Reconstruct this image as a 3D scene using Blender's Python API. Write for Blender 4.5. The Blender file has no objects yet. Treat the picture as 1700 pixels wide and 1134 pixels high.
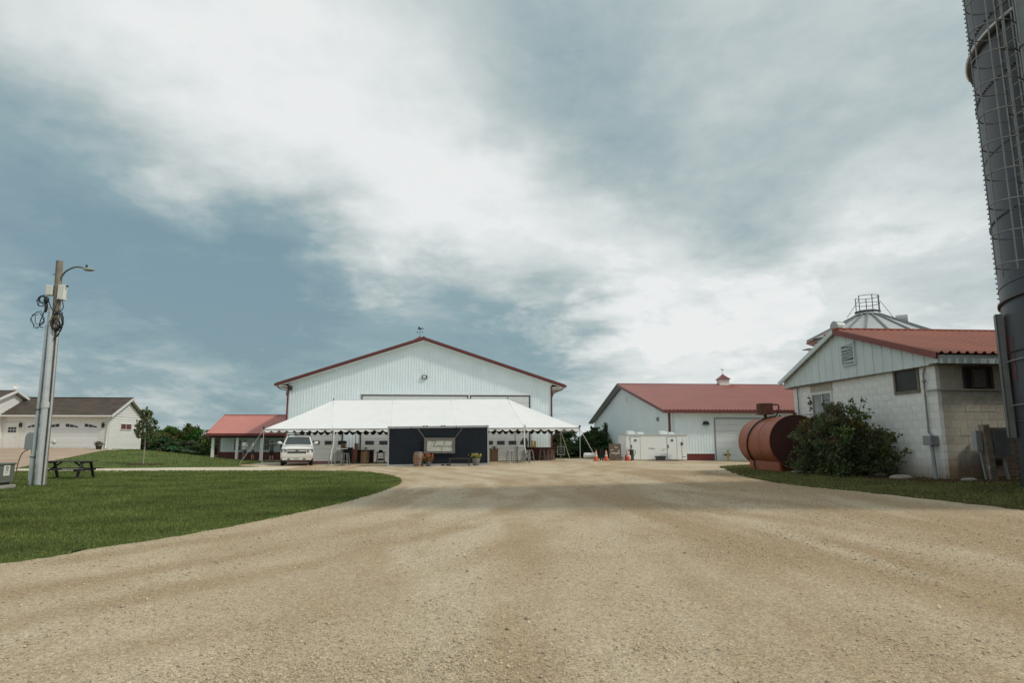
import bpy, bmesh, math, random
import numpy as np
from mathutils import Vector, Matrix, noise as mnoise
PI = math.pi
C = bpy.context.scene.collection
R = math.radians

# ------------------------------------------------------------------ camera, sky, sun, exposure
EYE = 1.45
cam_d = bpy.data.cameras.new("camera"); cam = bpy.data.objects.new("camera", cam_d); C.objects.link(cam)
cam_d.sensor_width = 36; cam_d.lens = 36 * 1075 / 1700; cam_d.clip_start = .05; cam_d.clip_end = 9000
cam.location = (0, 0, EYE); cam.rotation_euler = (R(90 + 8.882), 0, -R(3.943))
bpy.context.scene.camera = cam

SUN_AZ = math.atan2(1, -.47)          # from +Y towards +X
SUN_EL = R(47)
to_sun = Vector((math.sin(SUN_AZ) * math.cos(SUN_EL), math.cos(SUN_AZ) * math.cos(SUN_EL), math.sin(SUN_EL)))
sun_d = bpy.data.lights.new("sun", 'SUN'); sun = bpy.data.objects.new("sun", sun_d); C.objects.link(sun)
sun_d.energy = 1.95; sun_d.angle = R(4.5); sun_d.color = (1, .93, .82)
sun.rotation_euler = to_sun.to_track_quat('Z', 'Y').to_euler(); sun.location = (30, -10, 40)

sc = bpy.context.scene
sc.view_settings.view_transform = 'Standard'; sc.view_settings.look = 'None'
sc.view_settings.exposure = 0.0; sc.view_settings.gamma = 1; sc.view_settings.use_curve_mapping = False
sc.cycles.max_bounces = 6; sc.cycles.transparent_max_bounces = 12

world = bpy.data.worlds.new("World"); sc.world = world; world.use_nodes = True
def build_sky():
    nt = world.node_tree; nd = nt.nodes; lk = nt.links; nd.clear()
    def N(t, **k):
        n = nd.new(t)
        for a, v in k.items(): setattr(n, a, v)
        return n
    def mth(op, a, b=None, c=None, clamp=False):
        n = N('ShaderNodeMath', operation=op, use_clamp=clamp)
        for i, v in enumerate((a, b, c)):
            if v is None: continue
            if isinstance(v, (int, float)): n.inputs[i].default_value = v
            else: lk.new(v, n.inputs[i])
        return n.outputs[0]
    out = N('ShaderNodeOutputWorld')
    tc = N('ShaderNodeTexCoord')
    sky = N('ShaderNodeTexSky', sky_type='NISHITA'); sky.sun_disc = False
    sky.sun_elevation = SUN_EL; sky.sun_rotation = SUN_AZ; sky.air_density = 1.2; sky.dust_density = 2.0
    bg1 = N('ShaderNodeBackground'); bg1.inputs['Strength'].default_value = .11
    lk.new(sky.outputs[0], bg1.inputs['Color'])
    nrm = N('ShaderNodeVectorMath', operation='NORMALIZE'); lk.new(tc.outputs['Generated'], nrm.inputs[0])
    sep = N('ShaderNodeSeparateXYZ'); lk.new(nrm.outputs[0], sep.inputs[0])
    # a flat cloud deck: x/(z+k), y/(z+k)
    zc = mth('ADD', mth('MAXIMUM', sep.outputs[2], 0.0), .16)
    px = mth('DIVIDE', sep.outputs[0], zc); py = mth('DIVIDE', sep.outputs[1], zc)
    deck = N('ShaderNodeCombineXYZ'); lk.new(px, deck.inputs[0]); lk.new(py, deck.inputs[1])
    def fbm(scale, detail, rough, vec=deck.outputs[0], dist=0.0, off=(0, 0, 0), sc_=(1, 1, 1), rot=0):
        m = N('ShaderNodeMapping'); m.inputs['Location'].default_value = off; m.inputs['Scale'].default_value = sc_; m.inputs['Rotation'].default_value = (0, 0, rot)
        lk.new(vec, m.inputs[0])
        n = N('ShaderNodeTexNoise'); n.inputs['Scale'].default_value = scale; n.inputs['Detail'].default_value = detail
        n.inputs['Roughness'].default_value = rough; n.inputs['Distortion'].default_value = dist
        lk.new(m.outputs[0], n.inputs['Vector'])
        return n
    # gentle warp of the direction so that the large cloud banks get ragged borders
    w1 = fbm(2.6, 4, .55)
    sub = N('ShaderNodeVectorMath', operation='SUBTRACT'); lk.new(w1.outputs['Color'], sub.inputs[0]); sub.inputs[1].default_value = (.5, .5, .5)
    scl = N('ShaderNodeVectorMath', operation='SCALE'); lk.new(sub.outputs[0], scl.inputs[0]); scl.inputs['Scale'].default_value = .22
    add = N('ShaderNodeVectorMath', operation='ADD'); lk.new(nrm.outputs[0], add.inputs[0]); lk.new(scl.outputs[0], add.inputs[1])
    wd = N('ShaderNodeVectorMath', operation='NORMALIZE'); lk.new(add.outputs[0], wd.inputs[0])
    total = None
    for az, el, spread, amp in BANKS:
        c = (math.sin(R(az)) * math.cos(R(el)), math.cos(R(az)) * math.cos(R(el)), math.sin(R(el)))
        d = N('ShaderNodeVectorMath', operation='DOT_PRODUCT'); lk.new(wd.outputs[0], d.inputs[0]); d.inputs[1].default_value = c
        k = 1 / (R(spread) ** 2)
        e = mth('EXPONENT', mth('MULTIPLY_ADD', d.outputs['Value'], k, -k))
        total = mth('MULTIPLY', e, amp) if total is None else mth('MULTIPLY_ADD', e, amp, total)
    f1 = fbm(1.5, 8, .58, dist=.3, off=(3.1, 1.7, 0), sc_=(1, .8, 1), rot=.6)
    f2 = fbm(4.5, 6, .62, dist=.2, off=(7, 2, 0), sc_=(1.0, .55, 1), rot=-.45)
    f3 = fbm(14, 5, .65, off=(1, 5, 0))
    v = mth('ADD', total, BASE)
    v = mth('MULTIPLY_ADD', mth('SUBTRACT', f1.outputs[0], .5), .62, v)
    v = mth('MULTIPLY_ADD', mth('SUBTRACT', f2.outputs[0], .5), .28, v)
    v = mth('MULTIPLY_ADD', mth('SUBTRACT', f3.outputs[0], .5), .13, v)
    # pale air near the horizon and heaped clouds with firmer edges low in the sky
    v = mth('MULTIPLY_ADD', mth('EXPONENT', mth('MULTIPLY', mth('MAXIMUM', sep.outputs[2], 0.0), -11.0)), .14, v)
    f4 = fbm(5.2, 8, .6, vec=nrm.outputs[0], dist=.25, off=(2.3, .7, .4), sc_=(1, 1, 2.1))
    puff = N('ShaderNodeMapRange', interpolation_type='SMOOTHSTEP'); lk.new(f4.outputs[0], puff.inputs['Value'])
    puff.inputs['From Min'].default_value = .49; puff.inputs['From Max'].default_value = .60; puff.inputs['To Min'].default_value = -.07; puff.inputs['To Max'].default_value = .17
    low = N('ShaderNodeMapRange', interpolation_type='SMOOTHSTEP'); lk.new(sep.outputs[2], low.inputs['Value'])
    low.inputs['From Min'].default_value = .14; low.inputs['From Max'].default_value = .42; low.inputs['To Min'].default_value = 1; low.inputs['To Max'].default_value = .12
    v = mth('MULTIPLY_ADD', puff.outputs[0], low.outputs[0], v)
    ramp = N('ShaderNodeValToRGB'); lk.new(v, ramp.inputs[0])
    el = ramp.color_ramp.elements
    el[0].position = 0.0; el[0].color = SKY_COLS[0] + (1,)
    el[1].position = 1.0; el[1].color = SKY_COLS[-1] + (1,)
    for p, c in zip((.25, .45, .62, .8), SKY_COLS[1:-1]):
        e = el.new(p); e.color = c + (1,)
    bg2 = N('ShaderNodeBackground'); bg2.inputs['Strength'].default_value = 1.0
    lk.new(ramp.outputs[0], bg2.inputs['Color'])
    mx = N('ShaderNodeMixShader')
    cov = N('ShaderNodeMapRange'); cov.inputs['From Min'].default_value = .0; cov.inputs['From Max'].default_value = .5
    cov.inputs['To Min'].default_value = .88; cov.inputs['To Max'].default_value = .97; lk.new(v, cov.inputs['Value'])
    lk.new(cov.outputs[0], mx.inputs[0])
    lk.new(bg1.outputs[0], mx.inputs[1]); lk.new(bg2.outputs[0], mx.inputs[2])
    lk.new(mx.outputs[0], out.inputs['Surface'])
BASE = .50
SKY_COLS = [(.205, .315, .365), (.275, .39, .425), (.42, .505, .52), (.56, .62, .625), (.70, .745, .745), (.84, .86, .855)]
# cloud banks: azimuth (deg from +Y to the right), elevation, spread, brightness
BANKS = [(180, 62, 36, .34), (-22, 24.5, 8, .46), (-36, 30, 8, .36), (-10, 23, 8, .36), (-27, 36, 9, .12), (4, 21, 5, .20), (-4, 19, 5, .24), (12, 17.5, 5, .28), (20, 14.5, 5, .22),  # first bank: unseen, behind the camera, added to brighten ground and tent
         (-28, 12, 10, -.50), (-14, 11, 7, -.40), (-40, 20, 8, -.36), (-20, 16, 6, -.26), (-2, 10.5, 4.5, -.25), (4.5, 6.5, 4, -.30), (-8, 4, 5, -.04), (-30, 2, 8, .10),
         (7, 30, 5, -.14), (11, 24, 5, -.26), (17, 20, 4, -.10), (1, 33, 6, .02), (24, 30, 9, -.0), (34, 24, 8, .0), (24, 16.8, 3.4, -.30), (9, 12.5, 2.5, -.10), (8, 7.5, 3, -.12), (30, 9, 7, .22), (14, 5, 6, .16), (20, 9, 5, .16), (34, 14, 6, .12), (-36, 7, 3, .10), (-22, 5, 4, .10), (-10, 5, 4, .12)]
build_sky()

# ------------------------------------------------------------------ terrain
CP = np.array([(0,0,0),(0,-8,0),(-7,3,0),(6,3,.03),(-8,10,0),(0,11,.04),(0,20,.02),(-8,18,0),(-8,27,0),(0,30,.0),(4,16,.16),(6.5,10.5,.33),(8,19,.4),(11,13,.5),(12,15.5,.55),(15,11,.55),(11.8,20,.55),(10,22,.5),(12,25,.5),(18,20,.55),(22,14,.55),(14,31,.38),(9,28,.3),(4.5,28,.1),(5,36,.14),(11,37,.25),
(-4.7,39.5,.05),(1.3,39.5,.13),(-12,42,0),(7.8,44.4,.27),(10,45,.2),(-13.5,44.4,.03),(-3,46,.04),(-8,55,-.12),(0,55,-.08),(7,55,0),(15.7,50,.07),(25,50,.1),(13,47,.15),(20,46,.1),(20,60,.05),(28,42,.3),
(-14,23,0),(-20,29,-.05),(-20,36,0),(-28,36,0),(-40,36,.05),(-30,22,0),(-20,41,.1),(-26,42,.2),
(-31,56.5,.93),(-38,56.5,.9),(-31,62,.95),(-36,50,.65),(-30,50,.6),(-36,44,.3),(-24,51,.5),(-26,57,.72),(-24,62,.45),(-46,56,.95),(-46,48,.6),(-38,64,.95),
(-22,59,-.14),(-18,57,-.16),(-18,61,-.16),(-20,50,.12),(-16,48,.0),(-28,68,.1),(-22,68,-.2),(-15,66,-.2)])
_S = 5.0
def _w(x, y): return np.exp(-((x[..., None] - CP[:, 0])**2 + (y[..., None] - CP[:, 1])**2) / (2 * _S * _S))
_z = CP[:, 2].copy()
for _ in range(3):
    w = _w(CP[:, 0], CP[:, 1]); _z = _z + .8 * (CP[:, 2] - (w @ _z) / (w.sum(-1) + .03))
def T(x, y):
    x = np.asarray(x, float); y = np.asarray(y, float)
    w = _w(x, y); return (w @ _z) / (w.sum(-1) + .03)
def tz(x, y): return float(T(x, y))

# ------------------------------------------------------------------ materials
_mats = {}
def M(name, col, rough=.6, var=.12, vs=3.0, bump=0.0, bs=40.0, metal=0.0, spec=.5, rnd=0.0, attr=None, streak=0.0, dirt=None, trans=0.0, world=False, col2=None, emit=None, coat=0.0):
    if name in _mats: return _mats[name]
    m = bpy.data.materials.new(name); m.use_nodes = True; nt = m.node_tree; nd = nt.nodes; lk = nt.links
    p = nd['Principled BSDF']; p.inputs['Roughness'].default_value = rough; p.inputs['Metallic'].default_value = metal
    p.inputs['Specular IOR Level'].default_value = spec
    if coat: p.inputs['Coat Weight'].default_value = coat; p.inputs['Coat Roughness'].default_value = .08
    if world: vec = nd.new('ShaderNodeNewGeometry').outputs['Position']
    else: vec = nd.new('ShaderNodeTexCoord').outputs['Object']
    def noise(scale, det=4, sc_=None, r=.6):
        n = nd.new('ShaderNodeTexNoise'); n.inputs['Scale'].default_value = scale; n.inputs['Detail'].default_value = det; n.inputs['Roughness'].default_value = r
        if sc_:
            mp = nd.new('ShaderNodeMapping'); mp.inputs['Scale'].default_value = sc_; lk.new(vec, mp.inputs[0]); lk.new(mp.outputs[0], n.inputs['Vector'])
        else: lk.new(vec, n.inputs['Vector'])
        return n.outputs[0]
    def mix(a, b, f, bt='MIX'):
        n = nd.new('ShaderNodeMix'); n.data_type = 'RGBA'; n.blend_type = bt
        for i, v in ((0, f), (6, a), (7, b)):
            if isinstance(v, (int, float)): n.inputs[i].default_value = v
            elif isinstance(v, tuple): n.inputs[i].default_value = v + (1,)
            else: lk.new(v, n.inputs[i])
        return n.outputs[2]
    def rng(v, a, b, c=0, d=1):
        n = nd.new('ShaderNodeMapRange'); lk.new(v, n.inputs[0])
        for i, q in zip((1, 2, 3, 4), (a, b, c, d)): n.inputs[i].default_value = q
        return n.outputs[0]
    lo = tuple(max(0, c * (1 - var)) for c in (col2 or col)); hi = tuple(min(1, c * (1 + var * .6)) for c in col)
    f = rng(noise(vs, 6), .3, .7)
    c = mix(lo, hi, f)
    if streak:
        c = mix(c, tuple(x * .55 for x in col), mix((0, 0, 0), (streak,) * 3, rng(noise(2.2, 5, (3, 3, .25)), .5, .8)))
    if dirt:      # (colour, world height where it fades out, strength)
        ps = nd.new('ShaderNodeNewGeometry').outputs['Position']; sp = nd.new('ShaderNodeSeparateXYZ'); lk.new(ps, sp.inputs[0])
        ad = nd.new('ShaderNodeMath'); ad.operation = 'MULTIPLY_ADD'; lk.new(noise(1.6, 5), ad.inputs[0]); ad.inputs[1].default_value = -dirt[3]; lk.new(sp.outputs[2], ad.inputs[2])
        g = rng(ad.outputs[0], dirt[1] - dirt[3] * .5 - dirt[4], dirt[1] - dirt[3] * .5 + dirt[4], dirt[2], 0)
        c = mix(c, dirt[0], g)
    if rnd:
        oi = nd.new('ShaderNodeObjectInfo')
        r_ = rng(oi.outputs['Random'], 0, 1, 1 - rnd, 1 + rnd * .5)
        hs = nd.new('ShaderNodeHueSaturation'); lk.new(c, hs.inputs['Color']); lk.new(r_, hs.inputs['Value']); c = hs.outputs[0]
    if attr:
        at = nd.new('ShaderNodeAttribute'); at.attribute_name = attr
        c = mix(c, at.outputs['Color'], 1.0, 'MULTIPLY')
    lk.new(c, p.inputs['Base Color'])
    if bump:
        b = nd.new('ShaderNodeBump'); b.inputs['Strength'].default_value = bump; b.inputs['Distance'].default_value = .02
        lk.new(noise(bs, 6), b.inputs['Height']); lk.new(b.outputs[0], p.inputs['Normal'])
    if emit: p.inputs['Emission Color'].default_value = emit + (1,); p.inputs['Emission Strength'].default_value = 1
    if trans:
        tr = nd.new('ShaderNodeBsdfTranslucent'); lk.new(c, tr.inputs['Color'])
        ms = nd.new('ShaderNodeMixShader'); ms.inputs[0].default_value = trans
        lk.new(p.outputs[0], ms.inputs[1]); lk.new(tr.outputs[0], ms.inputs[2]); lk.new(ms.outputs[0], nd['Material Output'].inputs['Surface'])
    _mats[name] = m; return m

# ------------------------------------------------------------------ mesh helpers
class MB:
    """collects shapes, then links them as ONE mesh object"""
    def __init__(s, off=(0, 0, 0)): s.v = []; s.f = []; s.sm = []; s.off = Vector(off); s.mi = []; s.cur = 0
    def add(s, vs, fs, smooth=False):
        n = len(s.v); s.v += [tuple(Vector(v) - s.off) for v in vs]
        for f in fs: s.f.append([n + i for i in f]); s.sm.append(smooth); s.mi.append(s.cur)
        return s
    def box(s, x0, x1, y0, y1, z0, z1):
        return s.add([(x0, y0, z0), (x1, y0, z0), (x1, y1, z0), (x0, y1, z0), (x0, y0, z1), (x1, y0, z1), (x1, y1, z1), (x0, y1, z1)],
                     [(3, 2, 1, 0), (4, 5, 6, 7), (0, 1, 5, 4), (1, 2, 6, 5), (2, 3, 7, 6), (3, 0, 4, 7)])
    def hexa(s, p):   # eight corners, same order as box
        return s.add(p, [(3, 2, 1, 0), (4, 5, 6, 7), (0, 1, 5, 4), (1, 2, 6, 5), (2, 3, 7, 6), (3, 0, 4, 7)])
    def bar(s, a, b, w, h=None, up=(0, 0, 1)):
        a = Vector(a); b = Vector(b); h = h or w; d = (b - a).normalized(); u = Vector(up)
        if abs(d.dot(u)) > .95: u = Vector((0, 1, 0)) if abs(d.y) < .9 else Vector((1, 0, 0))
        x = d.cross(u).normalized() * w / 2; y = d.cross(x).normalized() * h / 2
        return s.hexa([a - x - y, a + x - y, b + x - y, b - x - y, a - x + y, a + x + y, b + x + y, b - x + y])
    def tube(s, pts, r, n=8, cap=True, closed=False, smooth=True):
        pts = [Vector(p) for p in pts]; k = len(pts); rs = r if isinstance(r, (list, tuple)) else [r] * k
        vs = []; prev = None
        for i, p in enumerate(pts):
            if closed: t = pts[(i + 1) % k] - pts[i - 1]
            else: t = pts[min(i + 1, k - 1)] - pts[max(i - 1, 0)]
            t = t.normalized() if t.length > 1e-9 else Vector((0, 0, 1))
            if prev is None:
                u = Vector((0, 0, 1)) if abs(t.z) < .9 else Vector((1, 0, 0))
                a = t.cross(u).normalized()
            else:
                a = (prev - t * prev.dot(t));
                a = a.normalized() if a.length > 1e-6 else t.cross(Vector((0, 0, 1))).normalized()
            prev = a; b = t.cross(a)
            for j in range(n):
                th = 2 * PI * j / n; vs.append(p + (a * math.cos(th) + b * math.sin(th)) * rs[i])
        fs = []
        for i in range(k if closed else k - 1):
            i2 = (i + 1) % k
            for j in range(n): fs.append((i * n + j, i * n + (j + 1) % n, i2 * n + (j + 1) % n, i2 * n + j))
        s.add(vs, fs, smooth)
        if cap and not closed:
            s.add(vs[:n], [tuple(reversed(range(n)))]); s.add(vs[-n:], [tuple(range(n))])
        return s
    def lathe(s, prof, n=16, c=(0, 0, 0), smooth=True, a0=0, a1=2 * PI):
        c = Vector(c); full = abs(a1 - a0 - 2 * PI) < 1e-6; m = n if full else n + 1
        vs = [c + Vector((r * math.cos(a0 + (a1 - a0) * j / n), r * math.sin(a0 + (a1 - a0) * j / n), z)) for r, z in prof for j in range(m)]
        fs = []
        for i in range(len(prof) - 1):
            for j in range(n):
                j2 = (j + 1) % m; fs.append((i * m + j, i * m + j2, (i + 1) * m + j2, (i + 1) * m + j))
        return s.add(vs, fs, smooth)
    def prism(s, poly, fn, d0, d1):   # poly in (a, b); fn(a, b, d) -> point
        n = len(poly); vs = [fn(a, b, d0) for a, b in poly] + [fn(a, b, d1) for a, b in poly]
        fs = [tuple(range(n)), tuple(reversed(range(n, 2 * n)))] + [(i, n + i, n + (i + 1) % n, (i + 1) % n) for i in range(n)]
        return s.add(vs, fs)
    def ell(s, c, r, n=12, m=8):
        prof = [(math.sin(PI * i / m), -math.cos(PI * i / m)) for i in range(m + 1)]
        c = Vector(c)
        vs = [c + Vector((q * r[0] * math.cos(2 * PI * j / n), q * r[1] * math.sin(2 * PI * j / n), h * r[2])) for q, h in prof for j in range(n)]
        fs = [(i * n + j, i * n + (j + 1) % n, (i + 1) * n + (j + 1) % n, (i + 1) * n + j) for i in range(m) for j in range(n)]
        return s.add(vs, fs, True)
    def build(s, name, mat, parent=None, fix=True, bevel=0, kind=None):
        me = bpy.data.meshes.new(name); me.from_pydata(s.v, [], s.f)
        me.polygons.foreach_set('use_smooth', s.sm)
        for mm in (mat if isinstance(mat, (list, tuple)) else [mat]): me.materials.append(mm)
        me.polygons.foreach_set('material_index', s.mi)
        if fix:
            bm = bmesh.new(); bm.from_mesh(me); bmesh.ops.recalc_face_normals(bm, faces=bm.faces); bm.to_mesh(me); bm.free()
        me.update()
        o = bpy.data.objects.new(name, me); C.objects.link(o)
        if parent: o.parent = parent
        if bevel:
            b = o.modifiers.new('bevel', 'BEVEL'); b.width = bevel; b.segments = 2; b.limit_method = 'ANGLE'
        if kind: o['kind'] = kind
        return o
def thing(name, label, cat, loc=(0, 0, 0), rz=0, group=None):
    o = bpy.data.objects.new(name, None); C.objects.link(o); o.empty_display_size = .3
    o.location = loc; o.rotation_euler = (0, 0, rz); o['label'] = label; o['category'] = cat
    if group: o['group'] = group
    return o
def tag(o, label=None, cat=None, group=None, kind=None):
    for k, v in (('label', label), ('category', cat), ('group', group), ('kind', kind)):
        if v: o[k] = v
    return o
def dup(root, loc, rz=0, label=None):
    r = root.copy(); C.objects.link(r); r.location = loc; r.rotation_euler = (0, 0, rz)
    if label: r['label'] = label
    for ch in list(root.children):
        c = ch.copy(); C.objects.link(c); c.parent = r
        for g in list(ch.children):
            d = g.copy(); C.objects.link(d); d.parent = c
    return r
def inst(src, name, loc, parent, scale=None):     # another piece sharing mesh data
    o = src.copy(); C.objects.link(o); o.name = name; o.parent = parent; o.location = loc
    if scale: o.scale = scale
    return o
def ribs(u0, u1, pitch, h, wt=.02, wb=.055, start=None):   # (u, depth) outline of ribbed steel
    pts = [(u0, 0)]; u = u0 + (pitch / 2 if start is None else start)
    while u < u1 - wb / 2 - 1e-4:
        if u > u0 + wb / 2: pts += [(u - wb / 2, 0), (u - wt / 2, h), (u + wt / 2, h), (u + wb / 2, 0)]
        u += pitch
    return pts + [(u1, 0)]
def ribbed(mb, prof, fn, v0, v1):        # fn(u, v, d); v0/v1 numbers or functions of u
    g = lambda v, u: v(u) if callable(v) else v
    vs = []
    for u, d in prof: vs += [fn(u, g(v0, u), d), fn(u, g(v1, u), d)]
    return mb.add(vs, [(2 * i, 2 * i + 2, 2 * i + 3, 2 * i + 1) for i in range(len(prof) - 1)])
def soup(name, co, fsize, mat, parent=None, attr=None, kind=None, smooth=False, idx=None):   # big numpy meshes; co (n,3)
    me = bpy.data.meshes.new(name); n = len(co); me.vertices.add(n); me.vertices.foreach_set('co', np.ascontiguousarray(co, dtype=np.float32).ravel())
    if idx is None: idx = np.arange(n)
    nf = len(idx) // fsize
    me.loops.add(len(idx)); me.loops.foreach_set('vertex_index', idx.astype(np.int32))
    me.polygons.add(nf); me.polygons.foreach_set('loop_start', np.arange(nf, dtype=np.int32) * fsize)
    if smooth: me.polygons.foreach_set('use_smooth', np.ones(nf, bool))
    me.materials.append(mat); me.update(calc_edges=True)
    if attr is not None:
        a = me.color_attributes.new('tint', 'FLOAT_COLOR', 'POINT'); q = np.ones((n, 4), np.float32); q[:, :3] = attr; a.data.foreach_set('color', q.ravel())
    o = bpy.data.objects.new(name, me); C.objects.link(o)
    if parent: o.parent = parent
    if kind: o['kind'] = kind
    return o
def inpoly(x, y, poly):
    r = np.zeros(x.shape, bool); n = len(poly)
    for i in range(n):
        x0, y0 = poly[i]; x1, y1 = poly[(i + 1) % n]
        c = ((y0 > y) != (y1 > y)) & (x < (x1 - x0) * (y - y0) / (y1 - y0 + 1e-12) + x0); r ^= c
    return r
def spline(pts, k=6, closed=False):
    out = []; n = len(pts)
    for i in range(n if closed else n - 1):
        if closed: p = [pts[(i + j) % n] for j in (-1, 0, 1, 2)]
        else: p = [pts[max(0, i - 1)], pts[i], pts[i + 1], pts[min(n - 1, i + 2)]]
        for q in range(k):
            t = q / k
            out.append(tuple(.5 * (2 * b + (c - a) * t + (2 * a - 5 * b + 4 * c - d) * t * t + (3 * b - a - 3 * c + d) * t**3) for a, b, c, d in zip(*p)))
    if not closed: out.append(tuple(pts[-1]))
    return out

# ------------------------------------------------------------------ ground
def ground_material(name, kind):
    m = bpy.data.materials.new(name); m.use_nodes = True; nt = m.node_tree; nd = nt.nodes; lk = nt.links
    p = nd['Principled BSDF']; p.inputs['Roughness'].default_value = .95; p.inputs['Specular IOR Level'].default_value = .15
    pos = nd.new('ShaderNodeNewGeometry').outputs['Position']
    def noise(sc_, det=5, r=.6, scl=None, rot=0, dist=0):
        mp = nd.new('ShaderNodeMapping'); mp.inputs['Scale'].default_value = scl or (1, 1, 0); mp.inputs['Rotation'].default_value = (0, 0, rot); lk.new(pos, mp.inputs[0])
        n = nd.new('ShaderNodeTexNoise'); n.inputs['Scale'].default_value = sc_; n.inputs['Detail'].default_value = det; n.inputs['Roughness'].default_value = r; n.inputs['Distortion'].default_value = dist
        lk.new(mp.outputs[0], n.inputs['Vector']); return n.outputs[0]
    def rng(v, a, b, c=0, d=1):
        n = nd.new('ShaderNodeMapRange'); lk.new(v, n.inputs[0])
        for i, q in zip((1, 2, 3, 4), (a, b, c, d)): n.inputs[i].default_value = q
        return n.outputs[0]
    def mix(a, b, f, bt='MIX'):
        n = nd.new('ShaderNodeMix'); n.data_type = 'RGBA'; n.blend_type = bt
        for i, v in ((0, f), (6, a), (7, b)):
            if isinstance(v, (int, float)): n.inputs[i].default_value = v
            elif isinstance(v, tuple): n.inputs[i].default_value = v + (1,)
            else: lk.new(v, n.inputs[i])
        return n.outputs[2]
    if kind == 'gravel':
        base = mix((.455, .362, .245), (.57, .478, .35), rng(noise(.5, 6, .6, (1, .55, 0), .3, .6), .35, .66))          # tan dust and paler stone
        tracks = rng(noise(.42, 4, .5, (.9, .13, 0), -.6, .6), .48, .60)
        base = mix(base, (.39, .285, .172), mix((0, 0, 0), (.8,) * 3, tracks))
        tracks2 = rng(noise(.50, 5, .6, (1.2, .2, 0), 1.1, .5), .50, .63)
        base = mix(base, (.575, .50, .375), mix((0, 0, 0), (.8,) * 3, tracks2))
        # worn wheel tracks: pairs of dusty bands along wide arcs on the yard
        sp_ = nd.new('ShaderNodeSeparateXYZ'); lk.new(pos, sp_.inputs[0])
        def m_(op, a, b, c=None):
            n = nd.new('ShaderNodeMath'); n.operation = op
            for i, q in enumerate((a, b, c)):
                if q is None: continue
                if isinstance(q, (int, float)): n.inputs[i].default_value = q
                else: lk.new(q, n.inputs[i])
            return n.outputs[0]
        wob = noise(.5, 4, .55)
        for ax, ay, ar in [(-20.36, 20.26, 19.95), (-23.82, 22.62, 27.05), (-58.24, 12.66, 59.95), (29.62, 20.54, 25.82)]:
            dx = m_('SUBTRACT', sp_.outputs[0], ax); dy = m_('SUBTRACT', sp_.outputs[1], ay)
            d = m_('SQRT', m_('ADD', m_('MULTIPLY', dx, dx), m_('MULTIPLY', dy, dy)), 0)
            d = m_('MULTIPLY_ADD', wob, .9, m_('SUBTRACT', d, ar + .45))
            d = m_('ABSOLUTE', m_('SUBTRACT', m_('ABSOLUTE', d, 0), .82), 0)
            f = rng(d, .12, .42, 1, 0)
            f = m_('MULTIPLY', f, rng(noise(.35, 4, .6), .38, .58, .05, .75))
            base = mix(base, (.395, .295, .18), f)
        vo = nd.new('ShaderNodeTexVoronoi'); vo.inputs['Scale'].default_value = 85; lk.new(pos, vo.inputs['Vector'])
        sep = nd.new('ShaderNodeSeparateColor'); lk.new(vo.outputs['Color'], sep.inputs[0])
        base = mix(base, mix((.55, .55, .56), (1.35, 1.33, 1.28), sep.outputs[0]), .8, 'MULTIPLY')
        vo2 = nd.new('ShaderNodeTexVoronoi'); vo2.inputs['Scale'].default_value = 34; lk.new(pos, vo2.inputs['Vector'])
        sp2 = nd.new('ShaderNodeSeparateColor'); lk.new(vo2.outputs['Color'], sp2.inputs[0])
        base = mix(base, mix((.62, .6, .58), (1.25, 1.25, 1.25), sp2.outputs[1]), .32, 'MULTIPLY')
        sm = noise(160, 3, .7)
        base = mix(base, mix((.7, .7, .7), (1.25, 1.25, 1.25), rng(sm, .3, .7)), .6, 'MULTIPLY')
        h = nd.new('ShaderNodeMath'); h.operation = 'MULTIPLY_ADD'; lk.new(vo.outputs['Distance'], h.inputs[0]); h.inputs[1].default_value = -1.0; lk.new(sm, h.inputs[2])
        b = nd.new('ShaderNodeBump'); b.inputs['Strength'].default_value = .65; b.inputs['Distance'].default_value = .010; lk.new(h.outputs[0], b.inputs['Height']); lk.new(b.outputs[0], p.inputs['Normal'])
    elif kind == 'grass':
        base = mix((.085, .128, .034), (.13, .172, .052), rng(noise(.45, 6, .65), .3, .7))
        base = mix(base, (.17, .19, .07), mix((0, 0, 0), (.6,) * 3, rng(noise(.9, 5, .6, (1, .35, 0), .5), .5, .75)))
        base = mix(base, mix((.6, .6, .6), (1.35, 1.35, 1.3), rng(noise(26, 5, .75), .3, .7)), .75, 'MULTIPLY')
        b = nd.new('ShaderNodeBump'); b.inputs['Strength'].default_value = 1; b.inputs['Distance'].default_value = .05; lk.new(noise(38, 4, .75), b.inputs['Height']); lk.new(b.outputs[0], p.inputs['Normal'])
    elif kind == 'rough':
        base = mix((.075, .088, .030), (.12, .12, .05), rng(noise(.7, 6, .65), .35, .65))
        base = mix(base, (.16, .11, .07), rng(noise(.55, 5, .6), .52, .66))
        base = mix(base, mix((.55, .55, .55), (1.4, 1.4, 1.4), rng(noise(30, 5, .75), .3, .7)), .75, 'MULTIPLY')
        b = nd.new('ShaderNodeBump'); b.inputs['Strength'].default_value = 1; b.inputs['Distance'].default_value = .05; lk.new(noise(38, 4, .75), b.inputs['Height']); lk.new(b.outputs[0], p.inputs['Normal'])
    elif kind == 'lane':
        base = mix((.52, .46, .35), (.62, .56, .44), rng(noise(.6, 6, .6), .35, .65))
        base = mix(base, mix((.75, .75, .75), (1.2, 1.2, 1.2), rng(noise(45, 4, .7), .3, .7)), .6, 'MULTIPLY')
    elif kind == 'drive':
        base = mix((.36, .27, .195), (.45, .35, .265), rng(noise(.5, 6, .6), .35, .65))
        base = mix(base, mix((.8, .8, .8), (1.15, 1.15, 1.15), rng(noise(30, 4, .7), .3, .7)), .6, 'MULTIPLY')
    elif kind == 'mulch':
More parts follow.
